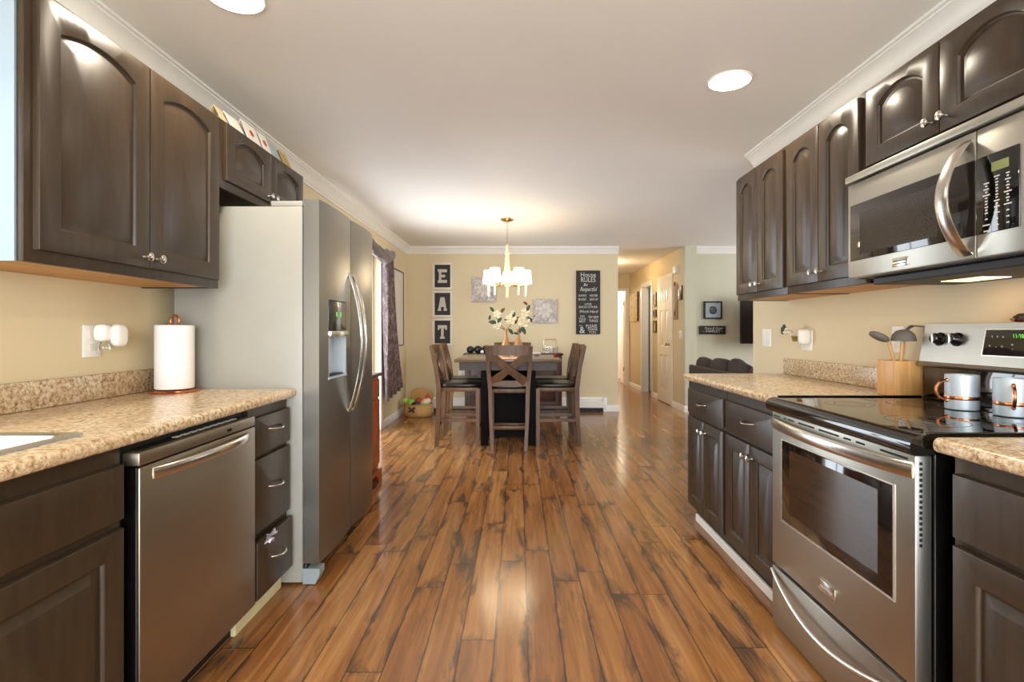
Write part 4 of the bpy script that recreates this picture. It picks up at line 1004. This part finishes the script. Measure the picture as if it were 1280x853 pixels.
# house rules
x0, z1 = pxz(720, 338.5, YB); x1, z0 = pxz(750, 418, YB)
t = thing('house_rules_sign', 'tall black sign with white house rules lettering on the back wall', 'sign', ((x0+x1)/2, YB-.01, z0))
MB().box(x0, x1, YB-.020, YB-.002, z0, z1, .002).build('board', M['chalk'], t)
m = MB(); cx = (x0+x1)/2; H = z1-z0
def ln(txt, fx, fz, size, shear=0, sx=1.0): m.text(txt, faceM((cx+fx*(x1-x0), YB-.0205, z1-fz*H), '-y'), size, .0006, 'CENTER', shear, sx)
ln('House', .0, .070, .095, 0, .92); ln('RULES', 0, .148, .100, 0, .80)
ln('Be', -.12, .225, .06, .35); ln('Respectful', 0, .295, .088, .35, .66)
ln('ALWAYS', -.24, .395, .045, 0, .68); ln('BE HONEST', -.24, .455, .045, 0, .48); ln('NEVER', .23, .395, .050, 0, .8); ln('GIVE UP', .23, .455, .050, 0, .68)
ln('LOVE', 0, .530, .042); ln('EACH OTHER', 0, .575, .046, 0, .98)
ln('Work Hard', 0, .645, .060, .35, .95)
ln('DO', -.24, .720, .040); ln('YOUR', -.24, .760, .040); ln('BEST', -.24, .800, .044); ln('TRY NEW', .22, .735, .055, 0, .62); ln('THINGS', .22, .792, .055, 0, .70)
ln('SAY', -.30, .868, .030); ln('PLEASE', .14, .875, .066, 0, .80); ln('&', -.25, .940, .14, 0, .95); ln('THANK', .18, .925, .052, 0, .85); ln('YOU', .18, .970, .050)
m.build('lettering', plain('chalk_white', '#d4d1c8', .8), t, 0)
# baseboard heater
t = thing('baseboard_heater', 'white baseboard heater along the foot of the back wall', 'heater', (0, YB-.04, 0))
hx0, hx1 = pxz(539, 0, YB)[0], pxz(757.5, 0, YB)[0]
MB().prism([(0, .05), (0, .205), (.030, .215), (.055, .200), (.058, .180), (.050, .175), (.050, .165), (.062, .160), (.062, .065), (.050, .055)], hx0, hx1, lambda a, b, d: (d, YB-a-.001, b)).build('cover', M['white'], t, 30)
MB().box(hx0, hx1, YB-.045, YB-.002, .002, .05).build('fin_shadow_box', M['blackm'], t, 0)
for xa in (hx0-.004, hx1-.05): MB().box(xa, xa+.054, YB-.066, YB-.001, .0, .218, .004).build('end_cap', M['white'], t)
t = plate('wall_outlet', 'white outlet plate on the back wall left of the table', 0, 0, 0, 0) if False else thing('wall_outlet', 'white outlet plate on the back wall behind the left chairs', 'outlet', (-.84, YB-.004, .50))
MB().box(-.885, -.775, YB-.006, YB, .515, .63, .003).build('cover_plate', M['white'], t)
for zz in (.55, .60): MB().box(-.846, -.814, YB-.0085, YB-.006, zz-.013, zz+.013, .003).build('socket', plain('ivory_socket', '#d8d2c4', .4), t)
# curtain + rod
t = thing('curtain_rod', 'white curtain rod with round finials above the patio door', 'curtain rod', (-1.585, 5.4, 2.14))
RX = -1.575
MB().sweep([(RX, 4.2, 2.14), (RX, 6.52, 2.14)], .011, n=12).build('rod', M['trim'], t)
for yy in (4.19, 6.53): MB().blob((RX, yy, 2.14), (.02, .022, .02), 1).build('finial', M['trim'], t)
for yy in (4.28, 5.50, 6.45): MB().box(XL, RX, yy-.008, yy+.008, 2.12, 2.14).build('bracket', M['trim'], t, 0)
def cloth_mat():
    t = NT('plum_patterned_voile'); v = t.coord((1, 1, .6)); a = t.noise(v, 26, 5, .65, 1.0); g = t.noise(t.coord((1, 1, .08)), 20, 3)
    t.set(**{'Base Color': t.ramp(a, [(.35, '#3c2b2c'), (.5, '#5c4746'), (.68, '#8f7d79')]), 'Roughness': .75, 'Transmission Weight': 0.0, 'Sheen Weight': .3}); t.bump(g, .3, .004); return t.m
M['cloth'] = cloth_mat()
t = thing('curtain', 'plum brown scarf curtain draped over the rod by the patio door', 'curtain', (RX, 6.4, .38))
m = MB(); nu, nv = 48, 24; grid = []
for j in range(nv+1):
    v = j/nv; z = 2.15+(.40-2.15)*v; ya = 6.16+.06*v; yb = 6.50+.50*v**1.25; row_ = []
    for i in range(nu+1):
        u = i/nu; amp = .030+.012*v
        row_.append(m.bm.verts.new((RX+.035*(1-v)*0+amp*sin(u*pi*9+.6*sin(v*3))+.010*sin(u*23+v*4), ya+(yb-ya)*u, z-.10*v*(1-u)*.6+.04*v*u)))
    grid.append(row_)
for j in range(nv):
    for i in range(nu): m.bm.faces.new((grid[j][i], grid[j][i+1], grid[j+1][i+1], grid[j+1][i]))
o = m.build('hanging_panel', M['cloth'], t, 60); md = o.modifiers.new('s', 'SOLIDIFY'); md.thickness = .004
m = MB(); pts = []; ws = []
for k in range(41):
    a = k/40; y = 4.3+2.2*a; ph = (a*2) % 1; sag = .16*sin(pi*ph)
    pts.append((RX+.018+.02*sin(pi*ph), y, 2.15-.02-sag*.55)); ws.append(.05+.035*sin(pi*ph))
m.sweep(pts, [.035]*41, ws, n=16)
for v in m.bm.verts:
    v.co.x += .008*sin(v.co.z*160+v.co.y*6)
m.build('swag', M['cloth'], t, 60)
# tall framed print beside the curtain
t = thing('framed_print', 'tall pale print in a thin dark frame on the left wall behind the curtain', 'picture', (XL+.01, 7.2, .98))
f = MB(); f.box(XL+.001, XL+.02, 6.86, 7.50, 2.008, 2.022).box(XL+.001, XL+.02, 6.86, 7.50, .98, .994).box(XL+.001, XL+.02, 6.86, 6.874, .994, 2.008).box(XL+.001, XL+.02, 7.486, 7.50, .994, 2.008); f.build('frame', M['blackm'], t, 0)
MB().box(XL+.001, XL+.012, 6.874, 7.486, .994, 2.008).build('print', plain('pale_print_paper', '#d9d0c2', .6, var=.08, scale=3), t, 0)
# cherry chest behind the fridge
t = thing('cherry_cabinet', 'reddish cherry wood cabinet just beyond the refrigerator', 'cabinet', (-1.4, 3.85, 0))
MB().box(XL+.01, -1.125, 3.46, 4.21, .09, .825, .004).build('carcass', M['cherry'], t)
MB().box(XL+.008, -1.095, 3.44, 4.235, .825, .850, .008).build('top', plain('dark_cherry_top', '#3a2015', .3), t)
slab(fL(-1.108, 3.48, .66), .71, .14, .017).build('drawer', M['cherry'], t)
for a in (3.48, 3.837): cab_door(fL(-1.108, a, .13), .353, .51, 0, .055, .055, .017).build('door', M['cherry'], t)
m = MB().prism([(3.46, .0), (3.54, 0), (3.60, .06), (4.07, .06), (4.13, 0), (4.225, 0), (4.225, .09), (3.46, .09)], -1.125, -1.100, lambda a, b, d: (d, a, b)); m.build('bracket_base', M['cherry'], t, 0)
for yy in (3.47, 4.17): MB().box(XL+.02, -1.14, yy, yy+.04, 0, .09).build('leg', M['cherry'], t, 0)

# basket of produce
bx, by = -1.40, 7.33
M['wick'] = wood('wicker', '#a0743e', '#cda263', .7, (1, 1, 6), 30, .5)
t = thing('produce_basket', 'round wicker basket with raised lid full of vegetables in the corner', 'basket', (bx, by, 0))
MB().lathe([(.165, 0), (.185, .01), (.20, .07), (.198, .13), (.19, .165), (.195, .175), (.183, .176), (.178, .16), (.186, .10), (.172, .02), (0, .015)], (bx, by, 0), 'z', 40).build('bowl', M['wick'], t, 50)
MB().blob((bx+.02, by+.17, .26), (.165, .020, .105), .85, 32, 14, M=rot(-.25, .12, 0)).build('lid', M['wick'], t)
m = MB()
for a, L in ((.5, .05), (2.6, .05), (3.8, .045), (5.4, .045)): m.blob((bx-.05+.03*cos(a), by-.205, .115+.03*sin(a)), (.028, .010, .015), 1, 12, 8, M=rot(0, -a, 0))
m.build('bow', plain('dark_purple_ribbon', '#3a2a34', .5), t, label='dark bow on the basket front')
def veg(name, label, c, r, col, cat='vegetable', jit=None, stemc=None, Mx=None, rough=.3):
    t = thing(name, label, cat, c, 0)
    MB().blob(c, r, 1, 24, 16, M=Mx, jit=jit).build('flesh', plain(name+'_skin', col, rough, var=.15), t)
    if stemc: MB().sweep([(c[0], c[1], c[2]+r[2]*.9), (c[0]+.008, c[1], c[2]+r[2]*.9+.025)], [.006, .004], n=8).build('stem', plain(name+'_stem', stemc, .6), t)
    return t
lob = lambda c: 1+.08*cos(4*math.atan2(c.y, c.x))
veg('lettuce_head', 'pale green lettuce head hanging over the left rim of the basket', (bx-.155, by-.06, .215), (.055, .055, .045), '#a9c060', jit=lambda c: 1+.08*sin(c.x*120)*sin(c.z*120))
veg('green_pepper', 'bright green pepper at the left of the basket', (bx-.085, by-.10, .195), (.058, .055, .052), '#86b83a', jit=lob, stemc='#4a6a20')
veg('tomato', 'red tomato in the middle of the basket', (bx+.02, by-.05, .205), (.060, .058, .050), '#b03022', stemc='#3a5a20')
veg('eggplant', 'dark purple eggplant in front of the red tomato', (bx-.005, by-.135, .178), (.062, .045, .040), '#2c1420', stemc='#4a5a2a', rough=.15)
veg('squash', 'pale cream squash at the right of the basket', (bx+.115, by-.07, .20), (.080, .055, .050), '#dcc09a', Mx=rot(0, -.4, 0))
veg('red_chilli', 'red chilli pepper at the back right of the basket', (bx+.125, by+.04, .245), (.035, .03, .045), '#b8432c', stemc='#3a5a20')
veg('spring_onion', 'thin green stalk lying along the right rim of the basket', (bx+.11, by-.155, .183), (.065, .012, .012), '#8aa060')

# ------------------------------------------------------------------ hallway and living room
def frame_on(name, label, cat, fnb, u0, u1, z0, z1, fw, fmat, pmat, th=.022):
    """fnb(u0,u1,d0,d1,z0,z1,mb) adds a box"""
    t = thing(name, label, cat, fnb(None)+(z0,))
    f = MB(); fnb((f, u0, u1, 0, th, z0, z0+fw)); fnb((f, u0, u1, 0, th, z1-fw, z1)); fnb((f, u0, u0+fw, 0, th, z0+fw, z1-fw)); fnb((f, u1-fw, u1, 0, th, z0+fw, z1-fw)); f.build('frame', fmat, t, 0)
    p = MB(); fnb((p, u0+fw, u1-fw, 0, th*.55, z0+fw, z1-fw)); p.build('picture', pmat, t, 0); return t
def hallbox(mid):
    def f(a):
        if a is None: return (2.42, mid)
        mb, u0, u1, d0, d1, z0, z1 = a; mb.box(2.43-d1, 2.43-d0, u0, u1, z0, z1)
    return f
M['photo'] = canvas_mat('yellow_photo', '#a8803c', '#e0c074', '#f2e2a8'); M['photo2'] = canvas_mat('dark_photo', '#2c2620', '#5a5044', '#8a8072'); M['frame_dk'] = wood('dark_frame_wood', '#20150e', '#3a271a', .4)
for lb, z0, z1, pm in (('topmost small framed picture beside the hallway doorway', 1.627, 1.869, 'photo'), ('middle small dark framed picture beside the hallway doorway', 1.44, 1.563, 'photo2'), ('lowest small framed picture beside the hallway doorway', 1.153, 1.372, 'photo')):
    frame_on('hall_picture', lb, 'picture', hallbox(9.28), 9.19, 9.385, z0, z1, .03, M['frame_dk'], M[pm])
t = thing('canvas_print', 'pale yellow and white canvas at the far end of the hallway', 'picture', (2.42, 10.95, 1.39))
MB().box(2.395, 2.429, 10.58, 11.32, 1.387, 1.99, .003).build('canvas', canvas_mat('yellow_canvas', '#e0c078', '#f2e6c0', '#fbf8f0'), t)
MB().box(2.396, 2.428, 10.572, 10.58, 1.387, 1.99).build('canvas_edge', M['frame_dk'], t, 0)
t = thing('door_chime', 'white door chime box high on the hallway wall', 'door chime', (2.40, 8.02, 2.07))
MB().box(2.375, 2.43, 7.94, 8.10, 2.065, 2.18, .006).build('cover', M['white'], t)
t = thing('wooden_plaque', 'tall narrow wooden plaque with a red knob on the hallway wall', 'wall decor', (2.42, 8.05, 1.36))
MB().box(2.41, 2.43, 7.965, 8.16, 1.36, 1.90, .004).build('board', wood('grey_barn_wood', '#8a7458', '#b39b78', .7, (1, 1, .2), 16), t)
MB().blob((2.402, 8.06, 1.915), (.012, .03, .035), 1).build('finial', plain('red_paint', '#9c3424', .4), t)
MB().blob((2.404, 8.07, 1.46), (.008, .03, .05), 1).build('emblem', plain('dark_brown_paint', '#4a3020', .5), t)
t = thing('dark_wall_panel', 'small square dark panel on the hallway wall by the corner', 'wall decor', (2.42, 7.85, 1.65))
MB().box(2.412, 2.43, 7.75, 7.93, 1.65, 1.865, .004).build('panel', M['frame_dk'], t)
t = thing('wall_switch', 'white switch plate on the hallway wall near the corner', 'switch', (2.425, 7.83, 1.07))
MB().box(2.423, 2.43, 7.75, 7.91, 1.07, 1.19, .003).build('cover_plate', M['white'], t)
for yy in (7.79, 7.85): MB().box(2.418, 2.423, yy, yy+.03, 1.10, 1.16, .002).build('rocker', M['white'], t)
t = thing('bath_towel', 'dark navy cloth hanging beside the open bedroom door', 'towel', (2.68, 9.95, .05))
m = MB()
ys = [9.80+.05*k for k in range(8)]
m.prism([(2.69+.012*sin(k*1.7), 9.78+.05*k) for k in range(8)]+[(2.75+.012*sin(k*1.7), 9.78+.05*k) for k in range(7, -1, -1)], .0, 1.28, lambda a, b, d: (a, b, d)); m.build('cloth', plain('navy_cloth', '#1c2340', .8), t)
# living room wall
def livbox(mid):
    def f(a):
        if a is None: return (mid, YB-.01)
        mb, u0, u1, d0, d1, z0, z1 = a; mb.box(u0, u1, YB-d1, YB-d0, z0, z1)
    return f
x0, z1 = pxz(879.3, 377, YB); x1, z0 = pxz(902, 399, YB)
t = frame_on('framed_picture', 'square black framed bluish picture on the living room wall', 'picture', livbox((x0+x1)/2), x0, x1, z0, z1, .02, M['blackm'], plain('pale_blue_mat', '#a9b6bc', .5, var=.05), .03)
MB().blob(((x0+x1)/2, YB-.018, (z0+z1)/2), (.055, .003, .06), .8).build('image', canvas_mat('blue_photo', '#20262c', '#4a5a66', '#b9c6cc'), t)
x0, z1 = pxz(873.8, 407.5, YB); x1, z0 = pxz(906.3, 418, YB)
t = thing('name_sign', 'narrow black sign reading HARLEY on the living room wall', 'sign', ((x0+x1)/2, YB-.01, z0))
MB().box(x0, x1, YB-.028, YB-.002, z0, z1, .003).build('board', plain('black_sign_paint', '#26231f', .6), t)
m = MB(); m.text('Peace & Grace', faceM(((x0+x1)/2+.01, YB-.0285, z0+.088), '-y'), .044, .0006, 'CENTER', .3); m.text('- HARLEY -', faceM(((x0+x1)/2+.005, YB-.0285, z0+.045), '-y'), .058, .0006, 'CENTER', 0, 1.05)
m.build('lettering', M['ink'], t, 0)
t = thing('wall_television', 'dark flat television mounted on the living room wall', 'television', (3.7, 7.5, 1.0))
MB().box(3.165, 4.30, 7.44, 7.50, 1.005, 1.66, .006).build('screen', plain('dark_screen', '#1a1411', .25), t)
MB().box(3.62, 3.84, 7.50, YB-.001, 1.22, 1.46).build('wall_bracket', M['blackm'], t, 0)
# sofa
t = thing('sofa', 'dark brown sofa standing in the living room behind the right counter', 'sofa', (2.35, 4.9, 0))
MB().box(1.915, 1.965, 3.95, 5.90, .06, .808, .02, 3).build('backrest', M['sofa'], t)
MB().box(1.965, 2.85, 3.95, 5.90, .10, .40, .03, 3).build('base', M['sofa'], t)
for y0, y1 in ((3.95, 4.17), (5.68, 5.90)): MB().box(2.12, 2.86, y0, y1, .10, .62, .05, 3).build('arm', M['sofa'], t)
for y0, y1 in ((4.18, 4.92), (4.93, 5.67)): MB().blob((2.48, (y0+y1)/2, .45), (.37, (y1-y0)/2, .085), .4, 28, 12).build('seat_cushion', M['sofa'], t)
for xx in (1.97, 2.78):
    for yy in (4.02, 5.83): MB().box(xx-.03, xx+.03, yy-.03, yy+.03, 0, .10).build('leg', M['ped'], t, 0)
for yy, r, sz, tl, lb in ((5.70, .20, .150, .10, 'dark sofa pillow at the far end of the sofa back'), (5.265, .218, .165, -.12, 'dark sofa pillow in the middle of the sofa back'), (4.80, .22, .165, .14, 'dark sofa pillow nearest the kitchen wall end'), (4.34, .20, .15, 0, 'dark sofa pillow hidden behind the kitchen wall end')):
    o = MB().blob((2.035, yy, .745), (.062, r, sz), .6, 26, 14, M=rot(tl, .04, 0), jit=lambda c: 1+.06*sin(c.y*17+yy*9)*sin(c.z*19+yy*5)).build('sofa_pillow', M['sofa']); tag(o, lb, 'pillow', 'pillows along the sofa back')
